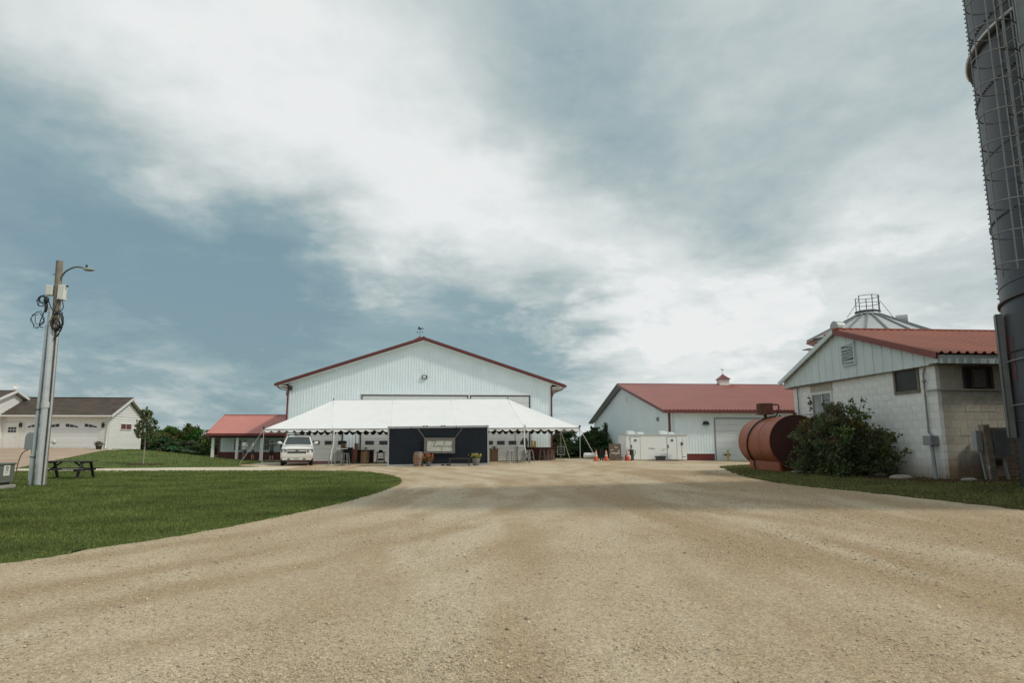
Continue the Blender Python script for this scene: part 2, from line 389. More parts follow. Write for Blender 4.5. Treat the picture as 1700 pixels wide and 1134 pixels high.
        base = mix((.045, .022, .014), (.12, .062, .036), rng(noise(22, 5, .7), .35, .65))
        b = nd.new('ShaderNodeBump'); b.inputs['Strength'].default_value = 1; b.inputs['Distance'].default_value = .04; lk.new(noise(30, 4, .75), b.inputs['Height']); lk.new(b.outputs[0], p.inputs['Normal'])
    lk.new(base, p.inputs['Base Color']); return m
G_gravel = ground_material('gravel', 'gravel'); G_grass = ground_material('lawn_grass', 'grass'); G_rough = ground_material('rough_grass', 'rough')
G_lane = ground_material('pale_lane', 'lane'); G_drive = ground_material('reddish_concrete', 'drive'); G_mulch = ground_material('bark_mulch', 'mulch')

def sheet(name, poly, dz, cell, mat, skirt=0.0):
    bm = bmesh.new(); vs = [bm.verts.new((x, y, 0)) for x, y in poly]; bm.faces.new(vs)
    bmesh.ops.triangulate(bm, faces=bm.faces[:])
    for ax in (0, 1):
        lo = min(p[ax] for p in poly); hi = max(p[ax] for p in poly); q = math.floor(lo / cell) * cell + cell
        while q < hi:
            co = (q, 0, 0) if ax == 0 else (0, q, 0); no = (1, 0, 0) if ax == 0 else (0, 1, 0)
            bmesh.ops.bisect_plane(bm, geom=bm.verts[:] + bm.edges[:] + bm.faces[:], plane_co=co, plane_no=no, dist=1e-5); q += cell
    bm.verts.ensure_lookup_table()
    xy = np.array([(v.co.x, v.co.y) for v in bm.verts]); z = T(xy[:, 0], xy[:, 1]) + dz
    for v, h in zip(bm.verts, z): v.co.z = h
    if skirt:
        r = bmesh.ops.extrude_edge_only(bm, edges=[e for e in bm.edges if e.is_boundary])
        for v in r['geom']:
            if isinstance(v, bmesh.types.BMVert): v.co.z -= skirt
    bmesh.ops.recalc_face_normals(bm, faces=bm.faces)
    if sum(f.normal.z for f in bm.faces) < 0: bmesh.ops.reverse_faces(bm, faces=bm.faces)
    for f in bm.faces: f.smooth = True
    me = bpy.data.meshes.new(name); bm.to_mesh(me); bm.free(); me.materials.append(mat)
    o = bpy.data.objects.new(name, me); C.objects.link(o); o['kind'] = 'structure'; return o

# the fields: one sheet out to the horizon
def fields():
    a = np.concatenate([-np.geomspace(4000, 64, 16), np.arange(-60, 61, 2.0), np.geomspace(64, 4000, 16)])
    bY = np.concatenate([-np.geomspace(4000, 34, 16), np.arange(-30, 101, 2.0), np.geomspace(104, 4000, 16)])
    X, Y = np.meshgrid(a, bY); Z = T(X, Y) - .06
    co = np.stack([X, Y, Z], -1).reshape(-1, 3); nx = len(a); ny = len(bY)
    i, j = np.meshgrid(np.arange(nx - 1), np.arange(ny - 1)); k = (j * nx + i).ravel()
    idx = np.stack([k, k + 1, k + nx + 1, k + nx], -1).ravel()
    o = soup('ground', co, 4, G_rough, smooth=True, idx=idx); o['kind'] = 'structure'
fields()

rnd = random.Random(5)
def ragged(pts, amp, k=10):
    s = spline(pts, k); return [(x + rnd.uniform(-amp, amp), y + rnd.uniform(-amp, amp)) for x, y in s]
lawn_edge = [(-14, 4.6), (-9, 6.9), (-5.68, 8.65), (-5.18, 9.68), (-4.51, 10.96), (-3.79, 13.29), (-3.11, 16.35), (-2.55, 21.0), (-2.45, 25.0), (-3.3, 29.6), (-5.18, 33.0), (-8.32, 34.0), (-14.5, 34.8), (-22.7, 34.8), (-30, 34.9), (-45, 35)]
lawn_poly = ragged(lawn_edge, .035, 14) + [(-60, 35), (-60, 4.6)]
right_edge = [(34, 31), (20, 31.2), (14, 30.3), (11.9, 29.2), (11.05, 28.0), (10.2, 25.3), (9.19, 22.4), (8.38, 19.26), (8.05, 16.27), (8.3, 14.09), (8.53, 12.42), (8.7, 11.07), (8.81, 9.96), (8.9, 7), (9.2, 2), (9.6, -6)]
right_poly = ragged(right_edge, .05, 12) + [(34, -6)]
gravel_poly = [(-60, -12), (34, -12), (34, 50.2), (27, 50.0), (15.4, 49.8), (15.2, 60), (8.2, 60), (7.6, 55.3), (-16, 55.3), (-14.9, 44), (-14.2, 41.2), (-12.6, 40.1), (-11.2, 34.5), (-60, 30)]
sheet('gravel_yard', gravel_poly, 0.0, 1.5, G_gravel)
sheet('lawn', lawn_poly, .022, 1.5, G_grass, .06)
sheet('grass_verge', right_poly, .022, 1.2, G_rough, .06)
back_lawn = [(-60, 37.3), (-24, 37.4), (-16.4, 39.0), (-12.4, 40.0), (-14.0, 41.4), (-14.6, 44), (-15.0, 55.3), (-15.0, 75), (-60, 75)]
sheet('upper_lawn', ragged(back_lawn[:5], .03, 8) + back_lawn[5:], .022, 1.5, G_grass, .06)
sheet('lane', [(-60, 34.6), (-22, 34.5), (-10.5, 33.6), (-9.6, 39.9), (-12.2, 40.3), (-16.4, 39.15), (-24, 37.6), (-60, 37.5)], .008, 1.5, G_lane)
DRIVE = [(-60, 56.9), (-28.6, 56.9), (-28.9, 54.5), (-27.3, 48.4), (-26.1, 42.8), (-24.6, 38.2), (-24.2, 37.2), (-60, 37.2)]
sheet('driveway', DRIVE, .034, 1.5, G_drive)
sheet('barn_apron', [(-15.6, 46.5), (-13.9, 45.0), (8.6, 45.2), (8.6, 55.2), (-15.6, 55.2)], .01, 1.5, G_lane)
mul = [(-20.0 + 1.25 * math.cos(a) + rnd.uniform(-.08, .08), 42.3 + 1.0 * math.sin(a)) for a in np.linspace(0, 2 * PI, 22)[:-1]]
sheet('mulch_ring', mul, .045, .6, G_mulch)
bed = BED = [(11.8, 15.4), (11.8, 23.2), (11.0, 23.0), (10.4, 20), (10.6, 17.6), (10.5, 16.2), (10.9, 14.9), (12.2, 14.2), (16, 13.0), (16, 15.6)]
sheet('dirt_bed', spline(bed, 4, True), .034, .8, G_mulch)

# grass blades and loose stones
def blades(name, poly, n, xr, yr, seed, tone, dens):
    g = np.random.default_rng(seed); x = g.uniform(*xr, n * 4); y = g.uniform(*yr, n * 4)
    d = np.hypot(x, y); keep = inpoly(x, y, poly) & ~(inpoly(x, y, spline(BED, 4, True)) & (g.random(len(x)) < .88)) & ~inpoly(x, y, DRIVE) & (g.random(len(x)) < np.clip((dens / d)**2, .012, 1)) & (np.abs(np.arctan2(x, y) - R(3.9)) < R(62)) & (y > 2)
    x = x[keep][:n]; y = y[keep][:n]; d = d[keep][:n]; k = len(x); x = x + g.normal(0, .055, k); y = y + g.normal(0, .055, k)
    h = g.uniform(.022, .055, k) * (1 + .012 * d); wd = (.0035 + .00085 * d) * g.uniform(.7, 1.3, k); a = g.uniform(0, 2 * PI, k); ln = g.uniform(0, .05, k)
    z = T(x, y) + .012
    c, s = np.cos(a), np.sin(a); b = g.uniform(0, 2 * PI, k)
    co = np.empty((k, 3, 3)); co[:, 0] = np.stack([x - c * wd, y - s * wd, z], -1); co[:, 1] = np.stack([x + c * wd, y + s * wd, z], -1)
    co[:, 2] = np.stack([x + np.cos(b) * ln, y + np.sin(b) * ln, z + h], -1)
    t = g.uniform(.6, 1.3, k)[:, None] * np.stack([g.uniform(.85, 1.35, k), np.ones(k), g.uniform(.7, 1.1, k)], -1)
    soup(name, co.reshape(-1, 3), 3, tone, attr=np.repeat(t, 3, 0), kind='stuff')
grassm = M('grass_blade', (.175, .24, .078), .6, .42, .6, attr='tint', trans=.45, world=True, spec=.2)
verge_m = M('verge_blade', (.165, .185, .072), .6, .35, .7, attr='tint', trans=.3, world=True, spec=.2)
blades('grass', lawn_poly, 340000, (-44, -2), (4, 35), 3, grassm, 15)
blades('verge_grass', right_poly, 110000, (7.5, 24), (6, 31), 4, verge_m, 15)

blades('upper_grass', back_lawn, 60000, (-48, -12), (37, 62), 6, grassm, 15)

def stones():
    g = np.random.default_rng(11); n = 1700000
    r = 3.4 * np.exp(g.random(n) * math.log(26 / 3.4)); a = R(3.9) + g.uniform(-R(54), R(54), n)      # dense near, thin far
    x = r * np.sin(a); y = r * np.cos(a)
    lump = np.zeros(n)
    for fx, fy, ph, am in ((.9, .35, 1, .5), (.37, .8, 2.2, .5), (1.7, .9, .4, .35), (2.9, 2.3, 5, .25)): lump += am * np.sin(fx * x + ph + np.sin(fy * y)) * np.cos(fy * y - ph)
    keep = (g.random(n) < np.clip(.075 + .14 * lump, .004, .42)) & ~inpoly(x, y, lawn_poly) & ~inpoly(x, y, right_poly)
    x = x[keep][:150000]; y = y[keep][:150000]; k = len(x); x = x + g.normal(0, .06, k); y = y + g.normal(0, .06, k); d = np.hypot(x, y)
    s = g.lognormal(-5.22, .40, k).clip(.003, .026) * (1 + .02 * d)
    base = np.array([(1, 0, 0), (-1, 0, 0), (0, 1, 0), (0, -1, 0), (0, 0, 1), (0, 0, -1)], float)
    co = base[None] * (s[:, None] * g.uniform(.6, 1.25, (k, 6)))[:, :, None] + g.normal(0, .18, (k, 6, 3)) * s[:, None, None]
    co[:, :, 2] *= .75
    th = g.uniform(0, 2 * PI, k); c, sn = np.cos(th)[:, None], np.sin(th)[:, None]
    xx = co[:, :, 0] * c - co[:, :, 1] * sn; yy = co[:, :, 0] * sn + co[:, :, 1] * c
    co = np.stack([xx + x[:, None], yy + y[:, None], co[:, :, 2] + (T(x, y) + s * .3)[:, None]], -1)
    f = np.array([(0, 2, 4), (2, 1, 4), (1, 3, 4), (3, 0, 4), (2, 0, 5), (1, 2, 5), (3, 1, 5), (0, 3, 5)])
    idx = (f[None] + (np.arange(k) * 6)[:, None, None]).reshape(-1)
    t = g.uniform(.62, 1.25, k)[:, None] * np.stack([g.uniform(.97, 1.06, k), np.ones(k), g.uniform(.86, 1.05, k)], -1)
    soup('gravel_stones', co.reshape(-1, 3), 3, M('stone', (.525, .445, .33), .9, .15, 5, attr='tint', world=True, spec=.2), attr=np.repeat(t, 6, 0), kind='stuff', idx=idx)
stones()

# ------------------------------------------------------------------ shared materials
m_white_steel = M('white_steel', (.76, .85, .87), .45, .06, .8, streak=.06)
m_red_steel = M('red_steel', (.14, .034, .030), .42, .12, .8)
m_red_roof = M('red_roof_steel', (.42, .135, .098), .42, .14, .5)
m_wainscot = M('dark_red_wainscot', (.17, .030, .028), .5, .12, 1)
m_trim_white = M('white_trim', (.74, .74, .71), .5, .05)
m_dark = M('dark_gap', (.02, .022, .023), .6, .2)
m_glass = M('dark_glass', (.022, .028, .032), .08, .2, 1, spec=.6)
m_black = M('black_metal', (.018, .018, .019), .5, .2)
m_blackplastic = M('black_plastic', (.022, .022, .024), .4, .2)
m_galv = M('galvanised_steel', (.62, .65, .665), .34, .12, 4, metal=.45, streak=.06)
m_greypaint = M('grey_enamel', (.27, .29, .30), .5, .1, 3)
m_conc = M('concrete', (.36, .34, .31), .9, .2, 4, bump=.3)
m_woodgrey = M('weathered_wood', (.25, .205, .16), .8, .35, 6, bump=.4, streak=.3)
m_wood = M('pine_wood', (.36, .22, .12), .7, .25, 5, bump=.2, streak=.25)
m_darkwood = M('dark_wood', (.055, .040, .032), .7, .3, 5, bump=.2)
m_greyline = M('grey_frame', (.20, .22, .22), .5)
m_door = M('door_steel', (.62, .64, .62), .5, .06, 1)

def yplane(y0):       # panels on a wall facing the camera: u = x, v = z, depth towards -y
    return lambda u, v, d: (u, y0 - d, v)
def siding(mb_off, parent, name, u0, u1, step, fn, v0, v1, mat, pitch=.2286, h=.02):
    u = u0; objs = []
    while u < u1 - .01:
        e = min(u + step, u1); mb = MB(mb_off); ribbed(mb, ribs(u, e, pitch, h, start=pitch / 2), fn, v0, v1)
        objs.append(mb.build(name, mat, parent, fix=False)); u = e
    return objs
def window(parent, off, fn, u0, u1, v0, v1, frame=.05, depth=.04, fm=None, gm=None, mull=(), trans=(), name='window'):
    """fn(u, v, d): a framed pane; frame is the part, pane its sub-part"""
    mb = MB(off)
    def bx(a0, a1, b0, b1, d0, d1):
        mb.hexa([fn(a0, b0, d0), fn(a1, b0, d0), fn(a1, b0, d1), fn(a0, b0, d1), fn(a0, b1, d0), fn(a1, b1, d0), fn(a1, b1, d1), fn(a0, b1, d1)])
    bx(u0 - frame, u0, v0 - frame, v1 + frame, -.01, depth); bx(u1, u1 + frame, v0 - frame, v1 + frame, -.01, depth)
    bx(u0, u1, v0 - frame, v0, -.01, depth); bx(u0, u1, v1, v1 + frame, -.01, depth)
    for q in mull: bx(q - .015, q + .015, v0, v1, -.01, depth * .8)
    for q in trans: bx(u0, u1, q - .015, q + .015, -.01, depth * .78)
    o = mb.build(name, fm or m_trim_white, parent)
    mb = MB(off); mb.add([fn(u0, v0, .004), fn(u1, v0, .004), fn(u1, v1, .004), fn(u0, v1, .004)], [(0, 1, 2, 3)])
    mb.build('pane', gm or m_glass, o); return o
def overhead_door(parent, off, fn, u0, u1, v0, v1, n, win=None, mat=None, frame=.08, fmat=None):
    """sectional door: frame, one part per section, small windows"""
    mb = MB(off)
    def bx(m, a0, a1, b0, b1, d0, d1):
        m.hexa([fn(a0, b0, d0), fn(a1, b0, d0), fn(a1, b0, d1), fn(a0, b0, d1), fn(a0, b1, d0), fn(a1, b1, d0), fn(a1, b1, d1), fn(a0, b1, d1)])
    bx(mb, u0 - frame, u0, v0, v1, 0, .05); bx(mb, u1, u1 + frame, v0, v1, 0, .05); bx(mb, u0 - frame, u1 + frame, v1, v1 + frame, 0, .052)
    mb.build('door_frame', fmat or m_dark, parent)
    h = (v1 - v0) / n
    for i in range(n):
        m = MB(off); b0 = v0 + i * h + .008; b1 = v0 + (i + 1) * h - .008
        bx(m, u0 + .01, u1 - .01, b0, b1, .004, .022)
        bx(m, u0 + .02, u1 - .02, b0 + h * .45, b0 + h * .5, .022, .028)
        m.build('door_section', mat or m_door, parent)
    if win:
        vv0, vv1, us, w = win
        for u in us: window(parent, off, lambda a, b, d: fn(a, b, d + .026), u, u + w, vv0, vv1, .03, .018, m_blackplastic)

# ------------------------------------------------------------------ the white barn
def barn():
    L = (-3.8, 55, -.12); b = thing('barn', 'big white steel barn with red roof edges behind the tent', 'barn', L)
    x0, x1, zb, ze = -14.9, 7.2, -.2, 6.25; xp, zp = -3.75, 10.28; sl = (zp - 6.3) / (xp + 15.78)
    ztop = lambda u: zp - .28 - abs(u - xp) * sl
    MB(L).prism([(x0, zb), (x1, zb), (x1, ztop(x1)), (xp, ztop(xp)), (x0, ztop(x0))], lambda a, c, d: (a, d, c), 55.03, 85).build('wall', m_white_steel, b)
    f = yplane(55)
    siding(L, b, 'siding_panel', x0 + .1, -8.95, .9144, f, 2.6, ztop, m_white_steel)
    siding(L, b, 'siding_panel', -8.95, 5.43, .9144, f, 5.46, ztop, m_white_steel)
    siding(L, b, 'siding_panel', 5.43, x1 - .1, .9144, f, .92, ztop, m_white_steel)
    siding(L, b, 'siding_panel', -10.2, -8.95, .9144, f, .92, 2.6, m_white_steel)
    siding(L, b, 'wainscot_panel', 5.43, x1 - .1, .9144, f, zb, .9, m_wainscot); siding(L, b, 'wainscot_panel', -10.2, -8.95, .9144, f, zb, .9, m_wainscot)
    MB(L).box(5.43, x1 - .1, 54.955, 54.995, .88, .94).build('sill_trim', m_trim_white, b)
    for a in (x0, x1):
        s = 1 if a > 0 else -1
        MB(L).box(a - .1 if s > 0 else a - .03, a + .03 if s > 0 else a + .1, 54.93, 55.2, zb, 6.2).build('corner_trim', m_red_steel, b)
    # doors: two tall ones and a lower one behind the car
    overhead_door(b, L, f, -8.75, .02, -.1, 5.33, 10, (1.33, 1.56, [-8.35 + i * 1.16 for i in range(7)], .64), m_door)
    overhead_door(b, L, f, .30, 5.25, -.1, 5.33, 10, (1.33, 1.56, [.62 + i * .98 for i in range(5)], .56), m_door)
    overhead_door(b, L, f, -14.0, -10.32, -.1, 2.5, 5, (1.33, 1.56, [-13.8 + i * 1.08 for i in range(4)], .60), m_door)
    MB(L).box(-14.1, -10.2, 54.955, 54.99, 2.58, 2.62).build('head_trim', m_trim_white, b)
    MB(L).box(.10, .22, 54.93, 54.99, -.1, 5.4).build('door_post', m_trim_white, b)
    MB(L).box(-8.9, 5.4, 54.93, 54.985, 5.42, 5.5).build('head_trim', m_trim_white, b)
    MB(L).box(-14.9, -10.2, 54.9, 54.99, -.2, -.06).build('base_trim', m_wainscot, b)
    # roof slabs with ribs, red rake trim and white soffit
    for s in (-1, 1):
        e = xp + s * 12.03
        top = lambda u: zp - abs(u - xp) * sl
        mb = MB(L); P = lambda t, y, d: (xp + (e - xp) * t, y, zp - .02 - abs(e - xp) * t * sl + d)
        prof = ribs(54.5, 85.6, .4572, .025)
        ribbed(mb, prof, lambda u, t, d: P(t, u, d), 0, 1); mb.build('roof_panel', m_red_roof, b, fix=False)
        o = MB(L); o.hexa([(xp, 54.46, zp - .21), (e, 54.46, zp - .21 - abs(e - xp) * sl), (e, 54.5, zp - .21 - abs(e - xp) * sl), (xp, 54.5, zp - .21),
                           (xp, 54.46, zp + .03), (e, 54.46, zp + .03 - abs(e - xp) * sl), (e, 54.5, zp + .03 - abs(e - xp) * sl), (xp, 54.5, zp + .03)])
        o.build('rake_trim', m_red_steel, b)
        o = MB(L); o.hexa([(xp, 54.5, zp - .3), (e, 54.5, zp - .3 - abs(e - xp) * sl), (e, 55.0, zp - .3 - abs(e - xp) * sl), (xp, 55.0, zp - .3),
                           (xp, 54.5, zp - .26), (e, 54.5, zp - .26 - abs(e - xp) * sl), (e, 55.0, zp - .26 - abs(e - xp) * sl), (xp, 55.0, zp - .26)])
        o.build('soffit', m_trim_white, b)
        ez = zp - abs(e - xp) * sl
        MB(L).box(min(e, e + s * .12), max(e, e + s * .12), 54.46, 85.6, ez - .2, ez - .03).build('gutter', m_red_steel, b)
        wx = x0 if s < 0 else x1
        MB(L).box(min(e, wx), max(e, wx), 54.5, 85.5, ez - .24, ez - .2).build('eave_soffit', m_trim_white, b)
        MB(L).tube([(e - s * .02, 54.8, ez - .2), (e - s * .3, 54.8, ez - .45), (wx + s * .06, 54.8, ez - .55), (wx + s * .06, 54.85, ez - 1.0)], .045, 6).build('downspout', m_red_steel, b)
    MB(L).prism([(-.22, -.1), (0, .02), (.22, -.1), (.22, -.04), (0, .08), (-.22, -.04)], lambda a, c, d: (xp + a, d, zp + c), 54.45, 85.6).build('ridge_cap', m_red_steel, b)
    # cupola with weathervane far back on the ridge: only its cap shows
    cu = MB(L); cx, cy = -4.35, 58.4
    cu.box(cx - .42, cx + .42, cy - .42, cy + .42, 9.7, 10.55); c_ = cu.build('cupola', m_trim_white, b)
    r = MB(L); r.add([(cx - .55, cy - .55, 10.55), (cx + .55, cy - .55, 10.55), (cx + .55, cy + .55, 10.55), (cx - .55, cy + .55, 10.55), (cx, cy, 11.0)], [(0, 1, 4), (1, 2, 4), (2, 3, 4), (3, 0, 4), (3, 2, 1, 0)])
    r.build('cupola_roof', m_red_steel, c_)
    w = MB(L); w.tube([(cx, cy, 10.95), (cx, cy, 11.75)], .018, 6); w.bar((cx - .25, cy, 11.35), (cx + .25, cy, 11.35), .02); w.bar((cx, cy - .25, 11.35), (cx, cy + .25, 11.35), .02)
    for q in (-.25, .25): w.box(cx + q - .04, cx + q + .04, cy - .01, cy + .01, 11.31, 11.41)
    w.prism([(-.22, .0), (-.05, -.04), (.1, -.05), (.2, .03), (.30, -.03), (.3, .08), (.15, .1), (.02, .07), (-.03, .2), (-.12, .24), (-.16, .12)], lambda a, c, d: (cx + a, cy + d, 11.65 + c), -.01, .01)
    w.build('weathervane', m_black, c_)
    l = MB(L); l.box(-3.85, -3.42, 54.84, 54.97, 6.78, 7.06); lo = l.build('floodlight', m_dark, b)
    MB(L).box(-3.77, -3.5, 54.828, 54.839, 6.84, 7.0).build('lens', m_trim_white, lo)
    s = MB(L); s.box(-14.75, -14.52, 54.68, 54.93, 5.75, 6.1); s.bar((-14.63, 54.9, 5.9), (-14.63, 55, 5.95), .06); s.build('speaker', m_black, b, bevel=.03)
barn()

# ------------------------------------------------------------------ porch building joined to the barn's left
def annex():
    L = (-19.4, 59, -.16); b = thing('porch_building', 'low building with pink red steel roof and white porch posts left of the barn', 'building', L)
    x0, x1 = -22.6, -15.05
    MB(L).box(-22.35, x1, 61.03, 66, -.2, 2.3).build('wall', m_white_steel, b)
    f = yplane(61)
    siding(L, b, 'siding_panel', -22.35, -15.1, .9144, f, .62, 2.25, m_white_steel); siding(L, b, 'wainscot_panel', -22.35, -15.1, .9144, f, -.2, .6, m_wainscot)
    MB(L).box(-22.42, -22.28, 60.93, 61.1, -.2, 2.25).build('corner_trim', m_wainscot, b)
    for u in (-21.0, -18.55, -16.9): window(b, L, f, u, u + .62, .78, 1.72, .05, .04, None, None, (), (1.25,))
    rf = m_roof_pink = M('faded_red_roof_steel', (.50, .20, .17), .45, .10, .5)
    e0 = (58.55, 2.2); rg = (62.6, 4.0)
    P = lambda u, t, d: (u, e0[0] + (rg[0] - e0[0]) * t, e0[1] + (rg[1] - e0[1]) * t + d)
    u = x0
    while u < x1 - .01:
        e = min(u + .9144, x1); mb = MB(L); ribbed(mb, ribs(u, e, .2286, .06, .04, .13), P, 0, 1); mb.build('roof_panel', rf, b, fix=False); u = e
    mb = MB(L); ribbed(mb, ribs(x0, x1, .4572, .03), lambda u, t, d: (u, 66.65 + (rg[0] - 66.65) * t, 2.2 + (rg[1] - 2.2) * t + d), 0, 1); mb.build('rear_roof', rf, b)
    MB(L).prism([(58.6, 2.12), (66.6, 2.12), (62.6, 3.94)], lambda a, c, d: (d, a, c), x0 + .08, x1).build('gable', m_white_steel, b)
    MB(L).box(x0 - .02, x1, 58.49, 58.54, 2.02, 2.24).build('fascia', m_wainscot, b)
    MB(L).bar((x0, 62.6, 4.02), (x1, 62.6, 4.02), .3, .05).build('ridge_cap', rf, b)
    MB(L).bar((x0 - .02, 58.5, 2.16), (x0 - .02, 62.6, 3.98), .05, .10).build('rake_trim', rf, b)
    MB(L).box(x0 + .3, x1, 58.95, 59.15, 1.86, 2.08).build('porch_beam', m_dark, b)
    for px in (-22.15, -20.08, -18.0, -15.95):
        MB(L).box(px - .11, px + .11, 58.94, 59.16, -.3, 1.86).build('porch_post', m_trim_white, b)
    MB(L).box(-22.45, x1, 58.7, 61, -.3, -.1).build('porch_slab', m_conc, b)
annex()
# ------------------------------------------------------------------ long shed on the right
def shed():
    L = (20, 50, .05); b = thing('shed', 'long white steel shed with red ribbed roof and cupola behind the restroom trailer', 'shed', L)
    x0, x1, y0, y1 = 15.74, 40, 50, 80; ze = 3.87; yr, zr = 65, 7.25
    sl = (zr - ze) / (yr - 49.4)
    m_side = m_white_steel
    MB(L).box(x0 + .03, x1, y0 + .03, y1, -.1, ze).build('wall', m_white_steel, b)
    MB(L).prism([(y0 + .03, ze), (y1, ze), (yr, zr - .2)], lambda a, c, d: (d, a, c), x0 + .03, x1).build('gable', m_white_steel, b)
    f = yplane(y0)
    siding(L, b, 'siding_panel', x0 + .12, 19.28, .9144, f, .62, ze, m_white_steel); siding(L, b, 'siding_panel', 19.28, 24.3, .9144, f, 3.42, ze, m_white_steel)
    siding(L, b, 'siding_panel', 24.3, 34, .9144, f, .62, ze, m_white_steel)
    siding(L, b, 'wainscot_panel', x0 + .12, 19.28, .9144, f, -.1, .6, m_wainscot); siding(L, b, 'wainscot_panel', 24.3, 34, .9144, f, -.1, .6, m_wainscot)
    MB(L).box(x0 + .12, 19.28, 49.955, 49.99, .585, .635).build('sill_trim', m_trim_white, b)
    g = lambda u, v, d: (x0 - d, u, v)          # left gable wall, faces -x
    top = lambda u: zr - .3 - abs(u - yr) * sl
    siding(L, b, 'siding_panel', y0 + .1, y1, .9144, g, .62, top, m_white_steel); siding(L, b, 'wainscot_panel', y0 + .1, y1, .9144, g, -.1, .6, m_wainscot)
    MB(L).box(x0 - .04, x0 + .12, y0 - .045, y0 + .1, -.1, ze - .05).build('corner_trim', m_red_steel, b)
    overhead_door(b, L, f, 19.42, 24.16, -.02, 3.3, 7, None, M('shed_door', (.66, .70, .69), .5, .05), .06, m_greyline)
    P = lambda u, t, d: (u, 49.4 + (yr - 49.4) * t, ze + .06 + (zr - ze) * t + d)
    u = 15.2
    while u < 34:
        e = u + .9144; mb = MB(L); ribbed(mb, ribs(u, e, .3048, .085, .05, .18), P, 0, 1); mb.build('roof_panel', m_red_roof, b, fix=False); u = e
    mb = MB(L); ribbed(mb, [(u, 0), (40.5, 0)], P, 0, 1); mb.build('far_roof', m_red_roof, b, fix=False)
    mb = MB(L); ribbed(mb, ribs(15.2, 40.5, .61, .04), lambda u, t, d: (u, 80.6 + (yr - 80.6) * t, ze + .06 + (zr - ze) * t + d), 0, 1); mb.build('rear_roof', m_red_roof, b)
    MB(L).box(15.15, 40.5, 49.33, 49.4, ze - .16, ze + .08).build('fascia', m_red_steel, b)
    MB(L).box(15.2, 40, 49.42, 50, ze - .1, ze - .06).build('soffit', m_trim_white, b)
    MB(L).prism([(-.25, -.1), (0, .05), (.25, -.1), (.25, -.05), (0, .1), (-.25, -.05)], lambda a, c, d: (d, yr + a, zr + .08 + c), 15.2, 40).build('ridge_cap', m_red_steel, b)
    for s, ye in ((1, 49.36), (-1, 80.64)):
        o = MB(L); o.bar((15.17, ye, ze - .05), (15.17, yr, zr - .02), .05, .22); o.build('rake_trim', m_red_steel if s > 0 else M('brown_trim', (.11, .075, .07), .5), b)
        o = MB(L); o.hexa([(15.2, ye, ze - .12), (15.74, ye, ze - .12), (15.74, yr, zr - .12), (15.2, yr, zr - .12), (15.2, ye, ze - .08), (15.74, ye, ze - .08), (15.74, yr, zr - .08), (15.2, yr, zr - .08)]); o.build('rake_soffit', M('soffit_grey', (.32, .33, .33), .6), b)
    cx = 26.3; mb = MB(L); mb.box(cx - .48, cx + .48, yr - .48, yr + .48, zr - .2, zr + .62); cu = mb.build('cupola', m_trim_white, b)
    r = MB(L); q = .62; z = zr + .62
    r.add([(cx - q, yr - q, z), (cx + q, yr - q, z), (cx + q, yr + q, z), (cx - q, yr + q, z), (cx - .2, yr - .2, z + .38), (cx + .2, yr - .2, z + .38), (cx + .2, yr + .2, z + .38), (cx - .2, yr + .2, z + .38), (cx, yr, z + .62)],
          [(0, 1, 5, 4), (1, 2, 6, 5), (2, 3, 7, 6), (3, 0, 4, 7), (4, 5, 8), (5, 6, 8), (6, 7, 8), (7, 4, 8), (3, 2, 1, 0)]); r.build('cupola_roof', m_red_steel, cu)
    w = MB(L); w.tube([(cx, yr, z + .58), (cx, yr, z + 1.1)], .02, 6); w.prism([(-.18, 0), (.1, -.05), (.2, .1), (0, .08), (-.12, .16)], lambda a, c, d: (cx + a, yr + d, z + 1.0 + c), -.01, .01); w.build('finial', m_galv, cu)
    wl = MB(L); wl.box(18.45, 18.85, 49.8, 49.96, 2.85, 3.05); wl.add([(18.4, 49.74, 2.83), (18.9, 49.74, 2.83), (18.9, 49.96, 2.83), (18.4, 49.96, 2.83), (18.5, 49.8, 3.1), (18.8, 49.8, 3.1), (18.8, 49.96, 3.1), (18.5, 49.96, 3.1)], [(0, 1, 5, 4), (1, 2, 6, 5), (2, 3, 7, 6), (3, 0, 4, 7), (4, 5, 6, 7)]); wl.build('wall_light', m_dark, b)
    MB(L).tube([(16.05, 49.9, 3.8), (16.05, 49.9, .2)], .03, 6).build('conduit', m_galv, b)
    yl = MB(L); yl.box(15.55, 15.7, 52.6, 52.85, 3.2, 3.5); yl.build('yard_light', m_greypaint, b, bevel=.02)
    h = MB(L); h.box(20.0, 20.5, 49.9, 49.97, .48, .56); h.build('door_handle', m_black, b)
    MB(L).box(15.66, 15.735, 63.0, 63.6, 5.6, 6.0).build('vent', m_trim_white, b)
shed()
bo = MB((20.1, 49.4, .05)); bo.tube([(20.1, 49.4, 0), (20.1, 49.4, .85)], .085, 10); bo.ell((20.1, 49.4, .85), (.085, .085, .04), 10, 4)
t = thing('bollard', 'yellow bollard in front of the shed overhead door', 'bollard', (20.1, 49.4, .05)); bo.build('post', M('yellow_paint', (.48, .36, .08), .5, .15), t)

